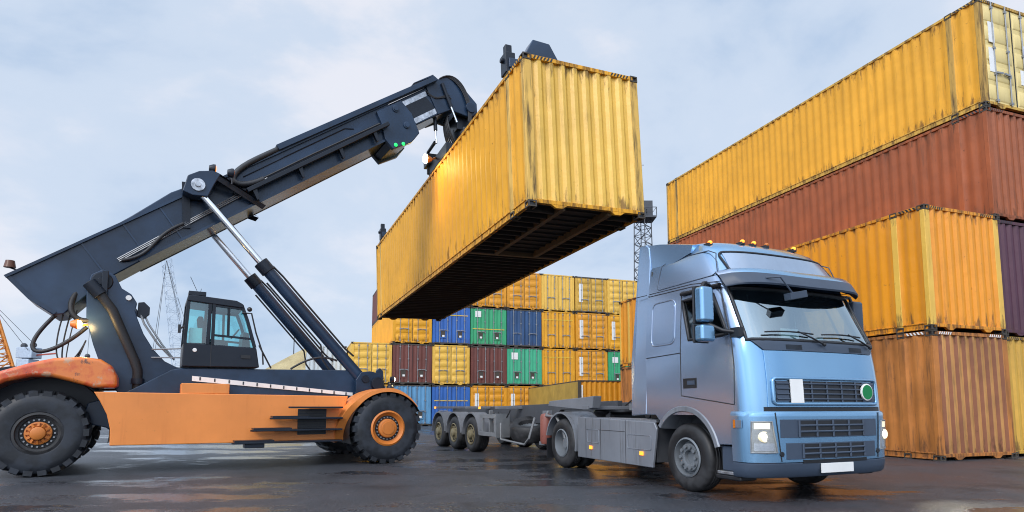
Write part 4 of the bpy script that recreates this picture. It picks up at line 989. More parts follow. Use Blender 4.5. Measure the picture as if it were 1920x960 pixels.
for k, x in enumerate((-4.81, -6.06, -7.31)):
    mb = MB(); mb.cyl((x, -0.85, 0.46), (x, 0.85, 0.46), 0.075); mb.build('axle', M['trailer_dark'], TLR)
    for sg in (-1, 1):
        road_wheel(TLR, 'trailer_wheel', (x, sg * 1.22, 0.46), sg, 0.46, 0.36, 'trailer', M['rim_brown'])
        mb = MB(); rows = [[(x + r_ * math.cos(R(a)), sg * y, 0.46 + r_ * math.sin(R(a))) for a in range(2, 184, 10)] for r_, y in ((0.55, 1.24), (0.585, 1.24), (0.585, 0.84), (0.56, 0.84), (0.55, 1.24))]
        mb.grid(rows); mb.build('mudguard', M['trailer'], TLR, smooth=50)
mb = MB(); mb.box(-4.05, -4.0, -1.24, -1.18, 0.46, 1.0); mb.box(-4.2, -3.25, -1.24, -1.2, 0.46, 0.56); mb.box(-4.2, -3.25, -1.24, -1.2, 0.90, 1.0); mb.box(-3.33, -3.25, -1.24, -1.18, 0.561, 0.899); mb.box(-3.25, -3.22, -1.24, -0.85, 0.44, 1.02); mb.box(-3.7, -3.66, -1.2, -1.1, 0.56, 1.1)
mb.build('side_guard', M['galv'], TLR, bevel=0.006)
sp_ = MB(); sp_.lathe([(0.27, -0.15), (0.33, -0.19), (0.44, -0.18), (0.48, -0.12), (0.48, 0.12), (0.44, 0.18), (0.33, 0.19), (0.27, 0.15)], (0, 0, 0), 36, 0, 'z', True)
so_ = sp_.build('spare_wheel', M['tyre_truck'], TLR, smooth=45); so_.location = (-2.35, -0.75, 0.66); so_.rotation_euler = (R(10), R(14), 0)
sr = MB(); sr.lathe([(0.28, 0.1), (0.26, 0.0), (0.1, -0.02), (0, -0.02)], (0, 0, 0), 24, 0, 'z'); sr.build('rim', M['rim_grey'], so_)
mb = MB(); mb.tube([(-3.0, -1.2, 0.8), (-2.95, -1.22, 0.42), (-1.75, -1.22, 0.36), (-1.55, -1.22, 0.5), (-1.5, -1.1, 0.95)], 0.025, 8); mb.build('spare_carrier', M['galv'], TLR)
for sg in (-1, 1):
    mb = MB(); mb.box(-1.45, -1.29, sg * 0.78, sg * 0.94, 0.45, 1.1); mb.box(-1.5, -1.24, sg * 0.72, sg * 1.0, 0.36, 0.44); mb.build('landing_leg', M['trailer'], TLR, bevel=0.01)
mb = MB(); mb.lathe([(0, -0.33), (0.1, -0.31), (0.125, -0.25), (0.125, 0.25), (0.1, 0.31), (0, 0.33)], (-1.1, -1.05, 0.72), 20, 0, 'z'); mb.build('air_tank', M['tank_red'], TLR, smooth=50)
mb = MB(); mb.tube([(-1.1, -1.0, 1.08), (-1.0, -1.1, 1.0), (-0.5, -1.15, 0.98), (-0.3, -1.15, 0.8), (-0.25, -1.1, 0.55)], 0.03, 8); mb.build('pipe', M['galv'], TLR)
mb = MB(); mb.box(-0.8, -0.74, -1.0, -0.7, 0.35, 0.95); mb.build('splash_guard', M['trailer_dark'], TLR)
mb = MB(); mb.tube(bez((-3.1, -0.9, 1.1), (-3.3, -1.0, 0.7), (-3.6, -0.9, 0.8), (-4.0, -0.8, 1.05)), 0.016, 6); mb.build('brake_hose', M['hose'], TLR)
for x in (-7.6, -4.2):
    mb = MB(); mb.box(x - 0.05, x + 0.05, -1.245, -1.2235, 1.13, 1.19); mb.build('amber_marker', M['lamp_amber'], TLR)
#PART3
# ------------------------------------------------------------------ container lifting machine (reach stacker)
STK = thing('reach_stacker', 'orange and dark grey container lifting machine with long raised boom and big tyres', 'reach stacker', (-3.665, 14.525, 0), 0.54)
e_t = Vector((0.8058, 0, 0.5922)); e_n = Vector((-0.5922, 0, 0.8058)); BO = Vector((-6.07, 0, 3.97))
def bm_(t, d, y=0.0): return BO + e_t * t - e_n * d + Vector((0, y, 0))       # along the boom, down from its top, sideways
def bprism(mb, poly, y0, y1, mi=0):
    n = len(poly); vs = [bm_(t, d, y0) for t, d in poly] + [bm_(t, d, y1) for t, d in poly]
    mb.add(vs, [tuple(range(n)), tuple(range(2 * n - 1, n - 1, -1))] + [(i, n + i, n + (i + 1) % n, (i + 1) % n) for i in range(n)], mi)
# outer boom
mb = MB()
bprism(mb, [(-0.76, -0.01), (0.9, 0.0), (1.6, -0.06), (2.47, -0.16), (3.3, -0.10), (3.7, 0.0), (8.0, 0.0), (8.0, 0.78), (1.2, 0.78), (0.55, 0.80), (-0.40, 1.02), (-0.55, 0.95), (-0.70, 0.51)], -0.5, 0.5)
boom = mb.build('boom', M['machine'], STK, bevel=0.025)
mb = MB()
for y in (-0.5, 0.5):
    s = 1 if y > 0 else -1
    bprism(mb, [(-0.76, -0.02), (8.0, -0.02), (8.0, 0.03), (-0.76, 0.03)], y + s * 0.001, y + s * 0.05)
    bprism(mb, [(1.2, 0.74), (7.4, 0.74), (7.4, 0.79), (1.2, 0.79)], y + s * 0.001, y + s * 0.045)
    for t in (0.55, 1.35, 2.1): bprism(mb, [(t, 0.031), (t + 0.03, 0.031), (t + 0.03, 0.739), (t, 0.739)], y + s * 0.0005, y + s * 0.022)
    bprism(mb, [(-0.74, 0.03), (-0.68, 0.03), (-0.62, 0.50), (-0.47, 0.93), (-0.53, 0.95), (-0.70, 0.51)], y + s * 0.001, y + s * 0.025)
mb.build('boom_flange', M['machine'], boom)
mb = MB()
for s in (-1, 1): bprism(mb, [(3.5, 0.34), (7.45, 0.34), (7.45, 0.47), (3.5, 0.47)], s * 0.502, s * 0.60)
mb.build('boom_groove', M['machine_dark'], boom, bevel=0.03)
# extending inner section
mb = MB(); bprism(mb, [(7.0, 0.02), (9.9, 0.02), (10.0, 0.76), (7.0, 0.74)], -0.43, 0.43); inner = mb.build('inner_boom', M['machine'], STK, bevel=0.03)
mb = MB()
for s in (-1, 1): bprism(mb, [(8.38, 0.10), (9.20, 0.10), (9.15, 0.22), (8.38, 0.22)], s * 0.431, s * 0.436); bprism(mb, [(8.44, 0.58), (9.35, 0.58), (9.30, 0.71), (8.44, 0.71)], s * 0.431, s * 0.436)
mb.build('bare_wear_strip', M['steel_worn'], inner)
mb = MB()
for s in (-1, 1): bprism(mb, [(8.38, 0.222), (9.1, 0.222), (9.2, 0.578), (8.44, 0.578)], s * 0.431, s * 0.434)
mb.build('grease_band', M['machine_dark'], inner)
# collar at the end of the outer boom
mb = MB()
for s in (-1, 1): bprism(mb, [(7.55, 0.09), (8.32, 0.09), (8.40, 0.48), (8.30, 0.98), (7.95, 1.10), (7.40, 1.04), (7.35, 0.74), (7.5, 0.4)], s * 0.46, s * 0.58)
bprism(mb, [(7.4, 0.79), (8.25, 0.79), (8.24, 0.97), (7.9, 1.04), (7.45, 0.98)], -0.459, 0.459, 0)
col_ = mb.build('boom_collar', M['machine'], STK, bevel=0.02)
for t, d in ((8.05, 0.22), (8.08, 0.68)):
    mb = MB(); p = bm_(t, d, -0.58); mb.lathe([(0, -0.05), (0.06, -0.05), (0.06, -0.03), (0.085, -0.025), (0.085, 0.0)], p, 16, 0, 'y'); mb.build('pad_bolt', M['machine'], col_)
for t, d in ((7.52, 0.98), (7.72, 1.04)):
    mb = MB(); mb.ball(bm_(t, d, -0.59), 0.045, (1, 0.6, 1), 10); mb.build('green_lamp', M['lamp_green'], col_)
# boom head
mb = MB()
for s in (-1, 1): bprism(mb, [(9.25, 0.0), (9.95, -0.05), (10.16, 0.14), (10.32, 0.55), (10.42, 0.95), (10.28, 1.17), (10.0, 1.20), (9.78, 1.0), (9.55, 0.80), (9.15, 0.765)], s * 0.36, s * 0.47)
bprism(mb, [(9.3, 0.03), (9.9, 0.0), (10.1, 0.2), (10.26, 0.56), (9.9, 0.60), (9.3, 0.6)], -0.339, 0.339)
head = mb.build('boom_head', M['machine'], STK, bevel=0.03)
mb = MB(); p = bm_(10.12, 0.98); mb.cyl((p.x, -0.56, p.z), (p.x, 0.56, p.z), 0.14, 20); mb.build('head_pin', M['machine'], head, bevel=0.01)
mb = MB(); mb.lathe([(0, -0.03), (0.14, -0.03), (0.17, 0.0)], bm_(9.45, 0.34, -0.425), 20, 0, 'y'); mb.build('pin_cap', M['machine_dark'], head)
# damping cylinders and hoses at the head
mb = MB(); a, b = bm_(9.72, 0.12, -0.5), bm_(9.50, 1.15, -0.52); mb.cyl(a, lerp(a, b, .6), 0.05, 12); mb.cyl(lerp(a, b, .6), b, 0.028, 10, 1); mb.build('damper', [M['machine_dark'], M['chrome']], head)
mb = MB(); a, b = bm_(9.15, 0.75, -0.25), bm_(8.75, 1.35, -0.30); mb.cyl(a, lerp(a, b, .5), 0.05, 12); mb.cyl(lerp(a, b, .5), b, 0.026, 10, 1); mb.build('damper', [M['machine_dark'], M['chrome']], head)
for k in range(4):
    mb = MB(); mb.tube(bez(bm_(9.75, -0.02, -0.40 - .03 * k), bm_(10.25 + .05 * k, -0.1, -0.52), bm_(10.28 + .04 * k, 0.75, -0.56), bm_(9.85, 1.25 + .04 * k, -0.50), 16), 0.018, 6); mb.build('hose', M['hose'], head, smooth=80)
for k in range(3):
    mb = MB(); mb.tube(bez(bm_(9.2, 0.1 + .05 * k, -0.45), bm_(9.3, 0.5, -0.5), bm_(9.5, 0.35, -0.5), bm_(9.75, 0.45 + .05 * k, -0.48), 10), 0.012, 6); mb.build('hose', M['hose'], head, smooth=80)
# cable trays along the boom
mb = MB(); bprism(mb, [(4.9, -0.14), (9.55, -0.10), (9.6, 0.02), (4.9, -0.015)], -0.62, -0.38); bprism(mb, [(8.9, -0.16), (9.55, -0.15), (9.55, -0.10), (8.9, -0.145)], -0.6, -0.42); tray = mb.build('hose_tray', M['machine'], STK, bevel=0.012)
mb = MB(); bprism(mb, [(3.75, 0.44), (7.6, 0.44), (7.6, 0.53), (3.75, 0.53)], -0.74, -0.61); tr2 = mb.build('hose_tray', M['machine_dark'], STK, bevel=0.01)
for t in (3.85, 5.0, 6.1, 7.1):
    mb = MB(); bprism(mb, [(t, 0.531), (t + 0.10, 0.531), (t + 0.02, 0.74), (t - 0.03, 0.74)], -0.70, -0.60); mb.build('tray_bracket', M['machine_dark'], tr2)
mb = MB(); mb.tube([bm_(4.9, -0.06, -0.52)] + bez(bm_(4.4, -0.05, -0.55), bm_(3.3, -0.03, -0.58), bm_(3.55, 0.42, -0.68), bm_(4.2, 0.41, -0.68), 14), 0.062, 8); mb.build('drag_chain', M['hose'], tray, smooth=60)
for k in range(3):
    mb = MB(); mb.tube([bm_(0.9, 0.56 + .03 * k, -0.53), bm_(2.2, 0.50 + .03 * k, -0.535), bm_(3.9, 0.42 + .035 * k, -0.56), bm_(4.3, 0.41 + .03 * k, -0.62)], 0.013, 6); mb.build('boom_pipe', M['galv'], tr2)
mb = MB(); mb.tube([bm_(4.2, 0.39, -0.68), bm_(5.5, 0.38, -0.69), bm_(7.4, 0.40, -0.68)], 0.02, 6); mb.build('boom_pipe', M['hose'], tr2)
mb = MB(); mb.tube([bm_(3.9, 0.16, -0.507), bm_(5.0, 0.14, -0.507), bm_(6.6, 0.13, -0.507), bm_(6.8, 0.22, -0.507)], 0.013, 6); mb.build('boom_pipe', M['machine_dark'], boom)
mb = MB(); mb.tube(bez(bm_(0.95, 0.62, -0.54), bm_(1.5, 0.85, -0.62), bm_(1.6, 0.45, -0.62), bm_(2.3, 0.50, -0.55), 14), 0.035, 8); mb.build('hose', M['hose'], boom, smooth=80)
# lifting brackets and cylinders
cyl_top = Vector((-3.71, 0, 5.62)); cyl_base = Vector((-0.20, 0, 1.75))
for s in (-1, 1):
    mb = MB()
    mb.prism([(-3.98, 5.50), (-3.90, 5.84), (-3.70, 5.97), (-3.44, 6.03), (-3.30, 5.98), (-3.42, 5.72), (-3.52, 5.46), (-3.80, 5.44)], s * 0.60, s * 0.92, 'y')
    br = mb.build('lift_bracket', M['machine'], STK, bevel=0.02)
    mb = MB(); mb.add([(-3.9, s * 0.5, 5.86), (-3.44, s * 0.5, 6.05), (-2.35, s * 0.5, 5.62), (-3.32, s * 0.92, 5.98), (-3.9, s * 0.92, 5.80), (-3.44, s * 0.92, 6.02)], [(0, 1, 5, 4), (1, 2, 3, 5), ]); mb.add([(-3.38, s * 0.92, 5.96), (-2.35, s * 0.502, 5.60), (-2.42, s * 0.502, 5.50), (-3.38, s * 0.92, 5.84)], [(0, 1, 2, 3)])
    mb.build('gusset', M['machine_dark'], br)
    mb = MB(); mb.beam((-3.86, s * 0.52, 4.85), (-3.92, s * 0.56, 5.8), 0.05, 0.14); mb.build('stiffener', M['machine_dark'], br)
    mb = MB(); mb.lathe([(0, s * 0.05), (0.05, s * 0.05), (0.06, s * 0.03), (0.13, s * 0.03), (0.13, -s * 0.3)], (cyl_top.x, s * 0.92, cyl_top.z + 0.05), 18, 0, 'y'); mb.build('pin', M['steel_worn'], br)
    a = cyl_top + Vector((0, s * 0.78, 0)); b = cyl_base + Vector((0, s * 0.92, 0)); d = (b - a).normalized(); ln = (b - a).length
    mb = MB(); mb.cyl(a + d * 1.95, b - d * 0.10, 0.125, 20); cb = mb.build('lift_cylinder', M['machine'], STK, smooth=40)
    mb = MB(); mb.cyl(a, a + d * 1.96, 0.072, 18); mb.build('piston_rod', M['chrome'], cb)
    mb = MB(); mb.cyl(a + d * 1.86, a + d * 2.12, 0.155, 20); mb.build('gland', M['machine_dark'], cb, bevel=0.012)
    mb = MB(); mb.cyl(b + Vector((0, -0.12, 0)), b + Vector((0, 0.12, 0)), 0.2, 20); mb.build('cylinder_eye', M['machine'], cb, bevel=0.015)
    mb = MB(); o_ = Vector((0.09, s * -0.0, 0.12)); mb.tube([a + d * 2.1 + o_, a + d * 2.4 + o_ * 1.15, b - d * 0.8 + o_ * 1.15, b - d * 0.5 + Vector((0.1, 0, 0.2))], 0.022, 6); mb.build('cylinder_pipe', M['hose'], cb)
    mb = MB(); o_ = Vector((-0.15, s * -0.04, -0.1)); mb.tube([a + d * 2.3 + o_, b - d * 1.2 + o_, b - d * 0.9 + o_ * 2, b - d * 0.25 + o_ * 2.4], 0.02, 6); mb.build('cylinder_pipe', M['hose'], cb)
    # foot bracket
    mb = MB(); pts = [(-0.42, 1.40), (-0.44, 1.78), (-0.33, 1.95), (-0.12, 1.98), (0.10, 1.93), (0.20, 1.78), (0.25, 1.52), (0.22, 1.40)]
    mb.prism(pts, s * 1.07, s * 1.15, 'y'); mb.prism(pts, s * 0.70, s * 0.77, 'y'); mb.prism([(0.02, 1.85), (0.02, 2.0), (0.10, 2.06), (0.18, 2.0), (0.2, 1.8)], s * 1.08, s * 1.14, 'y')
    fb = mb.build('cylinder_foot', M['machine'], STK, bevel=0.015)
    mb = MB(); mb.lathe([(0, s * 0.06), (0.13, s * 0.06), (0.15, s * 0.03), (0.15, 0)], (0.04, s * 1.15, 1.70), 22, 0, 'y'); mb.lathe([(0, s * 0.03), (0.08, s * 0.03), (0.09, 0)], (-0.23, s * 1.15, 1.80), 16, 0, 'y'); mb.build('pin_cover', M['machine_dark'], fb)
# lamps on the bracket
for p in ((-3.42, -0.80, 6.10), (-3.08, -0.86, 6.06)):
    mb = MB(); mb.lathe([(0, -0.1), (0.06, -0.1), (0.1, -0.02), (0.1, 0.02), (0, 0.02)], p, 14, 0, 'x'); mb.tube([(p[0], p[1], p[2] - 0.1), (p[0], p[1], p[2] - 0.24)], 0.02, 6); lp = mb.build('work_lamp', M['machine_dark'], STK)
    mb = MB(); mb.lathe([(0.085, 0.022), (0.05, 0.035), (0, 0.04)], p, 14, 0, 'x'); mb.build('lamp_lens', M['lamp_amber_off'] if p[0] > -3.2 else M['lamp_amber'], lp)
# mast
mast = [(-5.46, 3.40), (-5.43, 2.82), (-5.30, 2.35), (-5.15, 1.92), (-4.85, 1.42), (-3.6, 1.42), (-3.6, 1.935), (-3.91, 1.97), (-4.12, 2.08), (-4.32, 2.30), (-4.50, 2.60), (-4.62, 2.90), (-4.66, 3.04), (-4.64, 3.2), (-4.74, 3.36), (-4.9, 3.46), (-5.02, 3.70), (-5.22, 3.80), (-5.40, 3.68)]
mb = MB()
for s in (-1, 1): mb.prism(mast, s * 0.53, s * 0.66, 'y')
mb.prism([(-5.40, 2.7), (-5.12, 1.92), (-4.8, 1.45), (-3.7, 1.45), (-3.7, 1.9), (-3.95, 1.94), (-4.16, 2.06), (-4.36, 2.3), (-4.55, 2.62), (-4.68, 2.9)], -0.529, 0.529, 'y')
mst = mb.build('boom_mast', M['machine'], STK, bevel=0.018)
mb = MB()
for s in (-1, 1): mb.lathe([(0, s * 0.05), (0.07, s * 0.05), (0.09, s * 0.02), (0.16, s * 0.02), (0.18, 0)], (-5.22, s * 0.66, 3.56), 18, 0, 'y')
mb.cyl((-5.22, -0.6, 3.56), (-5.22, 0.6, 3.56), 0.12, 16); mb.build('boom_pivot', M['machine_dark'], mst)
mb = MB(); mb.lathe([(0.0, -0.04), (0.05, -0.04), (0.05, 0.0)], (-4.78, -0.66, 3.28), 12, 0, 'y'); mb.build('pin', M['white'], mst)
mb = MB(); mb.prism([(-4.63, 2.95), (-4.62, 3.22), (-4.52, 3.24), (-4.42, 3.14), (-4.42, 3.0), (-4.52, 2.9)], -0.58, -0.48, 'y'); mb.build('cylinder_lug', M['machine_dark'], mst, bevel=0.01)
mb = MB(); a = Vector((-5.02, -0.80, 3.0)); b = Vector((-4.62, -0.80, 2.06)); mb.tube([Vector((-5.25, -0.78, 3.32)), a] + [lerp(a, b, k / 6) for k in range(1, 7)] + [Vector((-4.56, -0.80, 1.88)), Vector((-4.55, -0.80, 1.46))], 0.085, 12); mb.build('exhaust_sleeve', M['sleeve'], mst, smooth=60)
mb = MB(); mb.cyl((-4.55, -0.80, 1.72), (-4.55, -0.80, 1.62), 0.115, 14); mb.build('exhaust_clamp', M['machine_dark'], mst); mb = MB(); mb.cyl((-5.42, -0.78, 3.50), (-5.22, -0.78, 3.27), 0.12, 14); mb.box(-5.22, -5.12, -0.80, -0.72, 3.2, 3.75); mb.build('air_intake', M['machine_dark'], mst, bevel=0.012)
mb = MB(); mb.tube([(-4.58, -0.55, 3.02), (-4.5, -0.6, 2.8), (-4.25, -0.6, 2.42), (-4.0, -0.6, 2.15)], 0.022, 6); mb.tube([(-4.52, -0.5, 3.02), (-4.42, -0.55, 2.8), (-4.18, -0.55, 2.42), (-3.95, -0.55, 2.12)], 0.018, 6); mb.build('hydraulic_pipe', M['galv'], mst)
# rear hoses below the boom
for k, (dp, r_, y) in enumerate(((0.0, 0.036, -0.30), (0.25, 0.013, -0.36), (0.34, 0.013, -0.28), (0.45, 0.010, -0.4))):
    mb = MB(); x0 = -5.90 + 0.10 * k; mb.tube(bez((x0, y, 2.95 + .02 * k), (x0 - 0.75 + .5 * (k > 0), y, 2.0 - dp * 0.8), (-6.0 + .35 * (k > 0), y - 0.1, 2.0 - dp), (-5.42, -0.55, 2.68 - 0.25 * (k > 0)), 22), r_, 8); mb.build('rear_hose', M['hose'], STK, smooth=80)
mb = MB(); mb.tube(bez((-5.62, -0.45, 3.34), (-5.78, -0.6, 3.0), (-5.62, -0.65, 2.75), (-5.40, -0.62, 2.8), 14), 0.05, 8); mb.build('rear_hose', M['sleeve'], STK, smooth=80)
# rear work lamp
lpz = (-5.50, -0.80, 2.70)
mb = MB(); mb.lathe([(0, -0.12), (0.05, -0.11), (0.09, -0.02), (0.09, 0.0), (0, 0.0)], (lpz[0] - 0.04, lpz[1], lpz[2]), 14, 0, 'x'); mb.beam((-5.6, -0.78, 2.66), (-5.40, -0.62, 2.72), 0.04); lp = mb.build('work_lamp', M['orange'], STK)
mb = MB(); mb.ball((lpz[0] - 0.02, lpz[1], lpz[2]), 0.075, (0.6, 1, 1)); mb.build('lamp_lens', M['lamp_warm'], lp)
pl = bpy.data.lights.new('lamp_light', 'POINT'); pl.energy = 12; pl.color = (1, 0.68, 0.28); pl.shadow_soft_size = 0.08
po = bpy.data.objects.new('lamp_light', pl); COL.objects.link(po); po.parent = lp; po.location = (lpz[0] + 0.12, lpz[1] - 0.12, lpz[2] - 0.02)
# beacon on the boom tail
p = bm_(-0.62, -0.18, -0.2)
mb = MB(); mb.tube([bm_(-0.5, 0, -0.2), p], 0.015, 6); bk_ = mb.build('beacon', M['machine_dark'], STK)
mb = MB(); mb.lathe([(0, 0.14), (0.07, 0.13), (0.095, 0.0), (0, 0.0)], p, 14, 0, 'z'); mb.build('amber_lens', plain('smoked_amber', (0.10, 0.03, 0.01), 0.3), bk_)
# chassis
mb = MB(); mb.prism([(-5.3, 1.25), (-4.7, 1.47), (-4.0, 1.90), (-3.85, 1.935), (-0.58, 2.0), (-0.02, 1.78), (0.32, 1.45), (0.36, 0.9), (0.1, 0.55), (-4.7, 0.56), (-5.0, 0.8), (-5.4, 0.9)], -0.92, 0.92, 'y'); dk = mb.build('chassis', M['machine'], STK, bevel=0.02)
mb = MB(); mb.cyl((0, -1.9, 0.7), (0, 1.9, 0.7), 0.2); mb.build('front_axle', M['machine_dark'], STK)
mb = MB(); mb.prism([(-7.3, 0.8), (-7.35, 1.7), (-6.5, 1.9), (-5.2, 1.9), (-5.1, 1.0), (-5.3, 0.75)], -0.6, 0.6, 'y'); mb.cyl((-5.92, -1.3, 0.72), (-5.92, 1.3, 0.72), 0.16); mb.build('rear_axle', M['machine_dark'], STK)
mb = MB()
for s in (-1, 1):
    pts = [(-5.18, 1.445), (-0.72, 1.41), (-0.80, 1.1), (-0.84, 0.48), (-4.90, 0.50), (-4.91, 0.80), (-4.97, 1.05), (-5.08, 1.28)]
    mb.prism(pts, s * 1.56, s * 1.50, 'y')
    mb.prism([(-5.0, 1.40), (-0.75, 1.37), (-0.85, 0.52), (-4.86, 0.54)], s * 1.499, s * 0.921, 'y')
sp_ = mb.build('side_tank', M['orange'], STK, bevel=0.015)
mb = MB(); mb.box(-3.84, -3.02, -1.54, -0.95, 1.43, 1.625); mb.build('battery_box', M['orange'], STK, bevel=0.012)
mb = MB(); mb.add([(-3.64, -0.945, 1.79), (-0.45, -0.945, 1.50), (-0.45, -0.945, 1.43), (-3.64, -0.945, 1.69), (-3.64, -0.921, 1.79), (-0.45, -0.921, 1.50), (-0.45, -0.921, 1.43), (-3.64, -0.921, 1.69)], [(0, 1, 2, 3), (4, 5, 6, 7), (0, 1, 5, 4), (1, 2, 6, 5), (2, 3, 7, 6), (3, 0, 4, 7)]); ws_ = mb.build('white_strip', M['white'], dk)
for k in range(12):
    x = lerp(-3.5, -0.6, k / 11); z = lerp(1.775, 1.51, k / 11)
    mb = MB(); mb.box(x - 0.012, x + 0.012, -0.952, -0.9455, z - 0.07, z - 0.005); mb.build('strip_bolt', M['black'], ws_)
# rear fender
fpts = [(-7.25, 0.95), (-7.1, 1.35), (-6.85, 1.60), (-6.48, 1.78), (-6.1, 1.93), (-5.79, 2.02), (-5.4, 2.06), (-5.12, 2.03), (-4.95, 1.92), (-4.86, 1.74), (-4.84, 1.53), (-5.20, 1.515), (-5.54, 1.62), (-5.8, 1.69), (-6.06, 1.69), (-6.40, 1.60), (-6.75, 1.38), (-6.95, 1.1), (-7.0, 0.9)]
for s in (-1, 1):
    mb = MB(); mb.prism(fpts, s * 1.46, s * 0.66, 'y'); mb.build('rear_fender', M['orange_red'], STK, bevel=0.07, seg=4)
    mb = MB(); rows = [[(-5.92 + r_ * math.cos(R(a)), s * y, 0.74 + r_ * math.sin(R(a))) for a in range(-12, 80, 8)] for r_, y in ((1.0, 1.44), (1.0, 0.7))]; mb.grid(rows)
    mb.build('wheel_arch', M['black'], STK)
# front fender
for s in (-1, 1):
    ro = lambda a: 0.90 if a < 110 else lerp(0.90, 1.0, (a - 110) / 80)
    mb = MB(); angs = list(range(38, 196, 6))
    rows = []
    for ri, y in ((0.0, 2.07), (1.0, 2.07), (1.0, 1.2), (0.7, 1.2), (0.0, 2.07)):
        rows.append([((0.82 + (ro(a) - 0.82) * ri * (1.0 if a > 80 else max(0.15, (a - 38) / 42))) * math.cos(R(a)), s * (y if a < 140 or y < 1.5 else lerp(2.07, 1.57, (a - 140) / 50)), 0.68 + (0.82 + (ro(a) - 0.82) * ri * (1.0 if a > 80 else max(0.15, (a - 38) / 42))) * math.sin(R(a))) for a in angs])
    mb.grid(rows); ff = mb.build('front_fender', M['orange'], STK, smooth=50)
    mb = MB(); rows = [[(r_ * math.cos(R(a)), s * y, 0.68 + r_ * math.sin(R(a))) for a in range(30, 200, 6)] for r_, y in ((0.815, 2.05), (0.815, 0.95))]; mb.grid(rows); mb.build('fender_liner', M['black'], ff, smooth=60)
# steps and ventilation grille
mb = MB(); mb.box(-1.74, -1.17, -1.574, -1.562, 0.62, 1.14); vg = mb.build('side_grille', M['black'], STK)
mb = MB()
for k in range(9): mb.box(-1.73, -1.18, -1.58, -1.5745, 0.66 + k * 0.055, 0.672 + k * 0.055)
mb.build('grille_slats', M['machine_dark'], vg)
for z, x0 in ((1.19, -1.98), (0.975, -2.32), (0.745, -2.66), (0.515, -2.98)):
    mb = MB(); mb.prism([(x0, -1.84), (x0 + 0.04, -1.93), (-0.92, -1.93), (-0.90, -1.58), (x0 + 0.45, -1.58)], z - 0.035, z, 'z'); stp = mb.build('step', M['machine_dark'], STK, bevel=0.008)
    if z < 1.0:
        mb = MB(); mb.box(x0 + 0.05, x0 + 0.75, -1.92, -1.62, z + 0.001, z + 0.03); mb.build('tread_plate', M['galv'] if False else M['machine_dark'], stp)
mb = MB(); mb.box(-2.75, -2.4, -1.90, -1.6, 0.40, 0.479); mb.build('lowest_step', M['machine_dark'], STK, bevel=0.01)
# front lamp on a post
mb = MB(); mb.tube([(0.32, -1.2, 1.42), (0.30, -1.2, 1.75)], 0.03, 6); mb.ball((0.33, -1.2, 1.60), 0.09, (1, 1, 1.1), 10); mb.lathe([(0, -0.02), (0.07, 0.0), (0.08, 0.07), (0, 0.07)], (0.34, -1.2, 1.80), 14, 0, 'x'); lp = mb.build('work_lamp', M['machine_dark'], STK)
mb = MB(); mb.ball((0.41, -1.2, 1.80), 0.065, (0.5, 1, 1)); mb.build('lamp_lens', M['lamp_warm'], lp)
pl = bpy.data.lights.new('lamp_light', 'POINT'); pl.energy = 12; pl.color = (1, 0.72, 0.35); pl.shadow_soft_size = 0.08
po = bpy.data.objects.new('lamp_light', pl); COL.objects.link(po); po.parent = lp; po.location = (0.52, -1.24, 1.8)
# driver cab
cabp = [(-3.83, 1.96), (-3.79, 3.36), (-3.72, 3.39), (-2.90, 3.34), (-2.78, 3.28), (-2.64, 2.98), (-2.47, 2.42), (-2.42, 2.0)]
CY0, CY1 = -0.98, 0.10
mb = MB(); mb.prism([(-3.83, 1.97), (-3.825, 2.44), (-2.49, 2.40), (-2.42, 1.99)], CY0, CY1, 'y'); cbn = mb.build('driver_cab', M['machine_dark'], STK, bevel=0.02)
mb = MB(); mb.prism([(-3.80, 3.27), (-3.79, 3.37), (-3.72, 3.40), (-2.90, 3.35), (-2.78, 3.29), (-2.75, 3.2)], CY0 - 0.02, CY1 + 0.02, 'y'); mb.build('cab_roof', M['machine_dark'], cbn, bevel=0.02)
for y in (CY0 + 0.03, CY1 - 0.03):
    mb = MB()
    for a, b in (((-3.80, 2.42), (-3.765, 3.3)), ((-3.40, 2.42), (-3.38, 3.3)), ((-3.31, 2.42), (-3.31, 3.3)), ((-2.52, 2.40), (-2.68, 2.95)), ((-2.68, 2.95), (-2.80, 3.27))): mb.beam((a[0], y, a[1]), (b[0], y, b[1]), 0.06, 0.07, 0, (0, 1, 0))
    mb.beam((-3.31, y, 2.62), (-2.58, y, 2.58), 0.05, 0.04); mb.beam((-3.03, y, 2.6), (-3.04, y, 3.28), 0.05, 0.025, 0, (0, 1, 0)); mb.beam((-3.31, y, 3.23), (-2.8, y, 3.2), 0.05, 0.06)
    mb.build('cab_frame', M['machine_dark'], cbn)
for y in (CY0 + 0.035, CY1 - 0.035):
    for pts in (((-3.79, 2.44), (-3.40, 2.44), (-3.38, 3.3), (-3.765, 3.3)), ((-3.31, 2.42), (-2.52, 2.40), (-2.68, 2.95), (-2.80, 3.27), (-3.31, 3.27))):
        mb = MB(); mb.add([(x, y, z) for x, z in pts], [tuple(range(len(pts)))]); mb.build('cab_window', M['cabglass'], cbn)
mb = MB(); mb.add([(-2.50, CY0 + .05, 2.42), (-2.50, CY1 - .05, 2.42), (-2.66, CY1 - .05, 2.97), (-2.66, CY0 + .05, 2.97), (-2.78, CY0 + .05, 3.27), (-2.78, CY1 - .05, 3.27)], [(0, 1, 2, 3), (3, 2, 5, 4)]); mb.build('cab_window', M['cabglass'], cbn)
mb = MB(); mb.add([(-3.8, CY0 + .05, 2.44), (-3.8, CY1 - .05, 2.44), (-3.77, CY1 - .05, 3.3), (-3.77, CY0 + .05, 3.3)], [(0, 1, 2, 3)]); mb.build('cab_window', M['cabglass'], cbn)
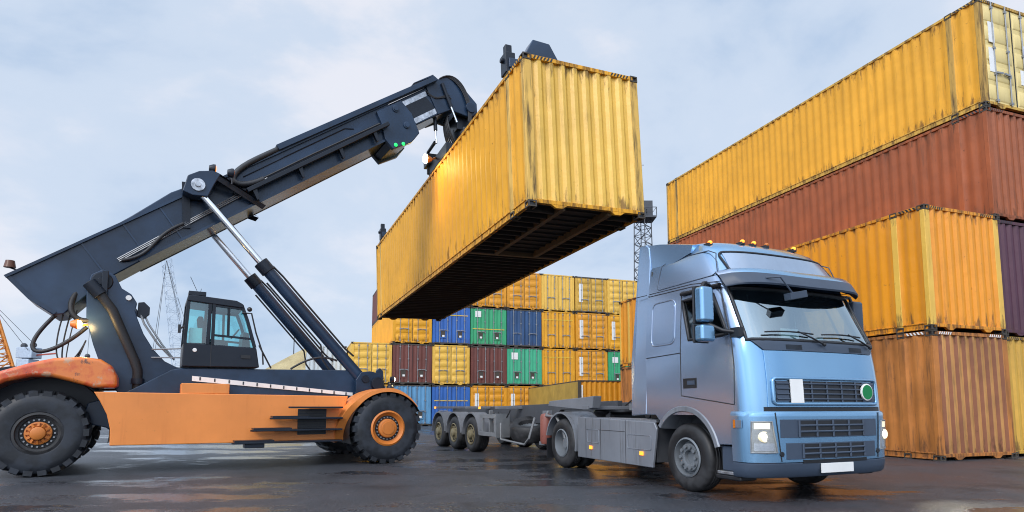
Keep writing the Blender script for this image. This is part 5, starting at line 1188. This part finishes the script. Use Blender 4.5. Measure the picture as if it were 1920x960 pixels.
mb = MB(); mb.box(-3.45, -3.0, -0.7, -0.2, 2.42, 2.52); mb.prism([(-3.5, 2.45), (-3.38, 2.45), (-3.48, 3.02), (-3.58, 3.02)], -0.68, -0.22, 'y'); mb.build('seat', M['seat'], cbn, bevel=0.03)
mb = MB(); mb.prism([(-2.75, 2.4), (-2.58, 2.4), (-2.62, 2.72), (-2.72, 2.74)], -0.75, -0.15, 'y'); mb.tube([Vector((-2.85, -0.45, 2.72)) + Vector((0.07 * math.cos(t) * 1, 0.17 * math.sin(t), 0.10 * math.cos(t))) for t in [2 * math.pi * i / 18 for i in range(18)]], 0.014, 6, 0, True); mb.build('control_console', M['black'], cbn)
mb = MB(); mb.box(-3.72, -3.5, -0.9, -0.6, 2.45, 2.75); mb.build('cab_paper', M['white'], cbn)
mb = MB(); mb.box(-3.34, -3.325, CY0 - 0.004, CY0 + 0.0, 1.98, 2.42); mb.build('door_gap', M['black'], cbn); mb = MB(); mb.box(-2.78, -2.6, CY0 - 0.02, CY0 - 0.001, 2.17, 2.24); mb.build('door_handle', M['black'], cbn)
mb = MB(); mb.lathe([(0, -0.012), (0.035, -0.012), (0.04, 0)], (-3.62, CY0, 2.3), 14, 0, 'y'); mb.build('round_badge', M['white'], cbn)
mb = MB(); mb.box(-3.77, -3.46, -0.9, -0.5, 3.41, 3.49); mb.tube([(-3.6, -0.7, 3.49), (-3.75, -0.75, 3.8)], 0.006, 5); mb.tube([(-3.55, -0.5, 3.49), (-3.53, -0.5, 3.62)], 0.006, 5); mb.build('roof_box', M['machine_dark'], cbn, bevel=0.008)
mb = MB(); mb.tube([(-2.8, -1.02, 3.1), (-2.62, -1.05, 3.1), (-2.52, -1.05, 2.7), (-2.38, -1.05, 2.3), (-2.36, -1.05, 2.05)], 0.018, 6); mb.tube([(-2.45, -1.03, 2.45), (-2.2, -1.03, 1.98)], 0.018, 6); mb.ball((-2.66, -1.05, 3.18), 0.05, (1, 1, 1), 8); mb.tube([(-3.83, -1.02, 2.75), (-3.9, -1.05, 2.7)], 0.02, 6); mb.box(-3.93, -3.88, -1.08, -1.0, 2.62, 2.78); mb.build('grab_rail', M['black'], cbn)
mb = MB(); mb.tube([(-4.35, -0.7, 2.14), (-3.84, -0.7, 2.16)], 0.015, 6); mb.tube([(-4.35, -0.7, 2.3), (-3.84, -0.7, 2.34)], 0.015, 6); mb.build('guard_rail', M['galv'], STK)
mb = MB(); mb.tube(bez((-1.75, -0.7, 2.0), (-1.4, -0.75, 2.25), (-1.1, -0.8, 2.35), (-0.8, -0.9, 2.2), 12), 0.025, 6); mb.build('hose', M['hose'], STK)

# big tyres
def big_wheel(name, c, s, Rr, wd, steer, first):
    ty = MB(); rr = Rr * 0.46
    P = [(rr, 0.03), (rr + 0.03, 0.0), (Rr * 0.72, -0.02), (Rr * 0.86, 0.0), (Rr * 0.925, 0.04), (Rr * 0.925, wd - 0.04), (Rr * 0.86, wd), (Rr * 0.72, wd + 0.02), (rr + 0.03, wd), (rr, wd - 0.03)]
    ty.lathe([(r, -s * y) for r, y in P], c, 56, 0, 'y', True)
    n = 22
    for k in range(n):
        for half in (0, 1):
            a0 = 2 * math.pi * (k + 0.5 * half) / n; w_ = 2 * math.pi / n * 0.36; sk = 0.10 * (1 if half == 0 else -1)
            ya, yb = (0.0, wd * 0.56) if half == 0 else (wd, wd * 0.44)
            vs = []
            for (y, r0, r1, da) in ((ya, Rr * 0.86, Rr * 0.975, 0), (lerp(ya, yb, .18), Rr * 0.90, Rr, sk * .1), (yb, Rr * 0.90, Rr, sk)):
                for r_, aa in ((r0, -w_), (r0, w_), (r1, w_ * .8), (r1, -w_ * .8)):
                    a = a0 + aa + da; vs.append((c[0] + r_ * math.cos(a), c[1] - s * y, c[2] + r_ * math.sin(a)))
            fs = [(0, 1, 2, 3), (11, 10, 9, 8)]
            for q in (0, 4): fs += [(q + i, q + 4 + i, q + 4 + (i + 1) % 4, q + (i + 1) % 4) for i in range(4)]
            ty.add(vs, fs)
    o = ty.build(name, M['tyre'], STK, smooth=30)
    rm = MB()
    if steer:
        rm.lathe([(r, -s * y) for r, y in [(rr + 0.02, 0.01), (rr - 0.02, 0.0), (rr - 0.03, 0.06), (rr * 0.8, 0.07), (rr * 0.78, 0.10), (rr * 0.56, 0.10)]], c, 40)
        rm.build('rim', M['tyre_truck'], o)
        hb = MB(); hb.lathe([(r, -s * y) for r, y in [(rr * .58, 0.12), (rr * .57, 0.05), (rr * .50, 0.04), (rr * .48, 0.06), (rr * .34, 0.06), (rr * .32, -0.02), (rr * .28, -0.03), (0, -0.03)]], c, 32)
        for k in range(12):
            a = 2 * math.pi * k / 12; x, z = c[0] + rr * .42 * math.cos(a), c[2] + rr * .42 * math.sin(a); hb.beam((c[0] + rr * .34 * math.cos(a), c[1] - s * 0.03, c[2] + rr * .34 * math.sin(a)), (c[0] + rr * .52 * math.cos(a), c[1] - s * 0.05, c[2] + rr * .52 * math.sin(a)), 0.03, 0.04)
        hb.build('hub', M['hub_orange'], o)
        rb = rr * .68; ny = 0.10
    else:
        rm.lathe([(r, -s * y) for r, y in [(rr + 0.025, 0.0), (rr - 0.01, -0.02), (rr - 0.03, 0.0), (rr * 0.83, 0.05), (rr * .76, 0.06)]], c, 40); rm.build('rim', M['hub_orange'], o)
        rn = MB(); rn.lathe([(r, -s * y) for r, y in [(rr * .77, 0.055), (rr * .76, 0.08), (rr * .55, 0.08)]], c, 32); rn.build('bolt_ring', M['black'], o)
        hb = MB(); hb.lathe([(r, -s * y) for r, y in [(rr * .57, 0.08), (rr * .56, 0.0), (rr * .52, -0.01), (rr * .40, -0.012), (rr * .38, -0.025), (rr * .12, -0.03), (0, -0.03)]], c, 32); hb.build('hub', M['hub_orange'], o)
        rb = rr * .66; ny = 0.08
    nt_ = MB()
    for k in range(20):
        a = 2 * math.pi * k / 20; x, z = c[0] + rb * math.cos(a), c[2] + rb * math.sin(a); nt_.cyl((x, c[1] - s * ny, z), (x, c[1] - s * (ny - 0.04), z), 0.016, 6)
    nt_.build('wheel_nuts', M['galv'], o)
for s in (-1, 1):
    big_wheel('rear_wheel', (-5.93, s * 1.42, 0.735), s, 0.735, 0.5, True, s < 0)
    big_wheel('front_wheel', (0, s * 2.05, 0.735), s, 0.755, 0.46, False, s < 0)
    big_wheel('front_wheel', (0, s * 1.50, 0.735), s, 0.755, 0.46, False, False)

# spreader (in the lifted container's frame, then brought into the machine's)
SMI = (Matrix.Translation(Vector((-3.665, 14.525, 0))) @ Matrix.Rotation(0.54, 4, 'Z')).inverted() @ HM
def place(o, par): o.parent = par; return o
mb = MB(); mb.box(0.98, 12.74, -1.55, -0.95, 3.02, 3.22); mb.box(3.5, 10.2, -1.75, -0.75, 3.04, 3.30)
spr = mb.build('spreader', M['machine'], STK, bevel=0.02); spr.matrix_local = SMI
mb = MB(); mb.box(4.9, 6.6, -1.85, -0.45, 3.301, 3.50); mb.cyl((5.7, -0.95, 3.5), (5.7, -0.95, 4.05), 0.42, 24); mb.box(5.35, 6.05, -1.3, -0.55, 3.95, 4.45); mb.build('rotator', M['machine_dark'], spr, bevel=0.02)
for x in (0.86, 12.86):
    s = 1 if x < 5 else -1
    mb = MB(); mb.box(x - 0.17, x + 0.17, -2.46, -0.04, 3.0, 3.2); eb = mb.build('end_beam', M['machine'], spr, bevel=0.02)
    mb = MB(); mb.prism([(-0.30, 3.20), (-0.40, 3.36), (-0.58, 3.70), (-0.95, 3.68), (-1.14, 3.36), (-1.35, 3.20)], x - 0.15, x + 0.15, 'x'); mb.build('gear_case', M['machine'], eb, bevel=0.02)
    for y in (-0.08, -2.42):
        sy = 1 if y > -1 else -1
        mb = MB(); top = 3.34 if sy > 0 else 3.02; mb.box(x - 0.13, x + 0.13, y - 0.11, y + 0.10, 2.92, top); mb.box(x - 0.05, x + 0.08, y - 0.08, y + 0.06, top, top + (0.20 if sy > 0 else 0.04)); mb.cyl((x, y + sy * 0.02, top - 0.14), (x, y + sy * 0.16, top - 0.14), 0.05, 12); lk = mb.build('twistlock_housing', M['machine_dark'], eb, bevel=0.015)
for k in range(5):
    mb = MB(); mb.tube(bez((5.2 + .12 * k, -0.5, 3.35), (4.9 + .1 * k, -0.1, 3.7), (5.0 + .1 * k, -0.15, 4.2), (5.6, -0.4, 4.4), 12), 0.025, 6); mb.build('hose', M['hose'], spr, smooth=80)
mb = MB(); mb.box(4.95, 6.6, -0.44, -0.10, 3.05, 3.35); mb.tube([(6.6, -0.1, 3.1), (6.6, -0.1, 3.75), (5.9, -0.1, 3.75)], 0.05, 8); mb.box(6.3, 6.75, -0.3, 0.0, 3.3, 3.6); mb.build('spreader_bracket', M['machine_dark'], spr, bevel=0.02)
lc = (5.70, 0.20, 3.15)
mb = MB(); mb.lathe([(0, -0.08), (0.06, -0.07), (0.10, 0.03), (0.10, 0.07), (0, 0.07)], (lc[0], lc[1] - 0.05, lc[2]), 14, 0, 'y'); mb.beam((lc[0], lc[1] - 0.12, lc[2]), (lc[0] + 0.2, -0.1, 3.3), 0.05); lp = mb.build('work_lamp', M['orange'], spr)
mb = MB(); mb.ball((lc[0], lc[1] + 0.04, lc[2]), 0.12, (1, 0.6, 1)); mb.build('lamp_lens', M['lamp_warm'], lp)
pl = bpy.data.lights.new('lamp_light', 'SPOT'); pl.energy = 95; pl.color = (1, 0.66, 0.24); pl.shadow_soft_size = 0.12; pl.spot_size = R(125); pl.spot_blend = 0.9
po = bpy.data.objects.new('lamp_light', pl); COL.objects.link(po); po.parent = lp; po.location = (lc[0] - 0.35, lc[1] + 0.75, lc[2] - 0.15)
po.rotation_euler = Vector((0.45, 0.80, 0.62)).to_track_quat('Z', 'Y').to_euler()

# ------------------------------------------------------------------ far cranes and masts
def lattice(name, p0, p1, w0, w1, bays, mat, par, r=0.09, tri=False):
    p0, p1 = Vector(p0), Vector(p1); d = (p1 - p0).normalized(); u = d.orthogonal().normalized(); v = d.cross(u)
    mb = MB(); pr = None
    for i in range(bays + 1):
        t = i / bays; c = lerp(p0, p1, t); w_ = lerp(w0, w1, t) / 2
        cs = [c + u * a * w_ + v * b * w_ for a, b in ((-1, -1), (1, -1), (1, 1), (-1, 1))]
        for k in range(4): mb.beam(cs[k], cs[(k + 1) % 4], r * .6)
        if pr:
            for k in range(4):
                mb.beam(pr[k], cs[k], r); mb.beam(pr[k] if i % 2 else cs[k], cs[(k + 1) % 4] if i % 2 else pr[(k + 1) % 4], r * .6)
        pr = cs
    return mb.build(name, mat, par)
cr = thing('harbour_crane', 'pale blue lattice crane jib with hanging cables, far behind the machine cab', 'crane', (-39, 70, 0))
lattice('jib', (0.8, 0, 3), (-2.0, 0, 18.6), 1.4, 0.9, 20, M['crane_blue'], cr, 0.045)
mb = MB()
for k, (x, z) in enumerate(((2.6, 3.0), (3.2, 3.5), (-3.4, 3.0), (-4.0, 3.0), (1.6, 3.0))): mb.beam((-2.0, 0, 18.5), (x, 0.3 * k, z), 0.035)
mb.build('cable', M['crane_dark'], cr)
mb = MB(); mb.box(-1.5, 2.5, -2, 2, 0, 3.4); mb.build('crane_base', M['crane_blue'], cr, bevel=0.05)
c2 = thing('orange_crane', 'orange lattice crane boom leaning in at the left edge of the photo', 'crane', (-59, 70, 0))
lattice('jib', (0.6, 0, 3.5), (-3.4, 0, 14.5), 1.6, 1.2, 12, M['crane_orange'], c2, 0.2)
mb = MB(); mb.box(-1.5, 1.2, -2, 2, 0, 3.6); mb.build('crane_base', M['crane_orange'], c2, bevel=0.05)
mb = MB(); mb.beam((-3.4, 0, 14.5), (3.3, 0, 8.3), 0.04); mb.beam((-3.4, 0.4, 14.2), (2.4, 0, 7.8), 0.04); mb.build('cable', M['crane_dark'], c2)
c3 = thing('pedestal_crane', 'small blue grey deck crane post with red arm beside the orange crane', 'crane', (-57.2, 71, 0))
mb = MB(); mb.box(-0.9, 0.6, -0.8, 0.8, 0, 6.8); mb.box(-1.0, 0.9, -0.8, 0.8, 6.9, 8.2); mb.cyl((-0.2, 0, 6.7), (-0.2, 0, 7.0), 0.5); mb.build('post', M['crane_blue'], c3, bevel=0.08)
mb = MB(); mb.beam((0.9, 0, 7.3), (3.2, 0, 7.5), 0.16); mb.build('arm', plain('arm_red', (0.35, 0.06, 0.04), 0.6), c3)
mb = MB(); mb.ball((-0.7, 0, 8.4), 0.35, (1, 1, 1), 8); mb.build('lamp', M['crane_dark'], c3); mb = MB(); mb.ball((0.4, 0, 8.5), 0.35, (1, 1, 1), 8); mb.build('lamp', M['crane_dark'], c3)
hk = thing('crane_hook', 'small dark crane hook ball hanging from a wire left of the machine mast', 'crane hook', (-49.6, 70, 6.9))
mb = MB(); mb.ball((0, 0, 0.2), 0.28, (1, 1, 1), 10); mb.tube([(0, 0, -0.1), (0.1, 0, -0.3), (0.2, 0, -0.15)], 0.05, 6); mb.build('hook', M['crane_dark'], hk)
mb = MB(); mb.beam((0, 0, 0.4), (0.1, 0, 6), 0.03); mb.build('wire', M['crane_dark'], hk)
tw = thing('lattice_tower', 'dark lattice tower with platform and aerial behind the lorry roof', 'tower', (15.6, 70, 0))
lattice('tower_frame', (0, 0, 0), (0, 0, 24.5), 2.0, 1.4, 24, M['crane_dark'], tw, 0.10)
mb = MB(); mb.box(-1.2, 1.4, -1.2, 1.2, 23.4, 23.6); mb.box(-0.2, 1.1, -0.6, 0.6, 23.6, 25.6); mb.tube([(-1.2, -1.2, 24.6), (1.4, -1.2, 24.6), (1.4, 1.2, 24.6), (-1.2, 1.2, 24.6)], 0.05, 5, 0, True)
for x in (-1.2, 0.1, 1.4): mb.tube([(x, -1.2, 23.6), (x, -1.2, 24.6)], 0.05, 5)
mb.build('platform', M['crane_dark'], tw)
mb = MB(); mb.beam((-0.3, 0, 24.5), (-0.3, 0, 31.5), 0.10); mb.beam((-0.7, 0, 30.2), (0.3, 0, 30.2), 0.05); mb.beam((-0.6, 0, 28.5), (0.1, 0, 28.5), 0.05); mb.build('aerial', M['crane_dark'], tw)
fp = thing('thin_pole', 'thin grey pole rising above the sand heap', 'pole', (-22.6, 62, 0))
mb = MB(); mb.tube([(0, 0, 0), (0, 0, 6.0), (0, 0, 9.6)], 0.07, 6, 0, False, 0.04); mb.build('shaft', M['crane_dark'], fp)
mb = MB(); mb.box(-0.12, 0.12, -0.12, 0.12, 9.5, 9.8); mb.build('lamp_head', M['crane_dark'], fp)
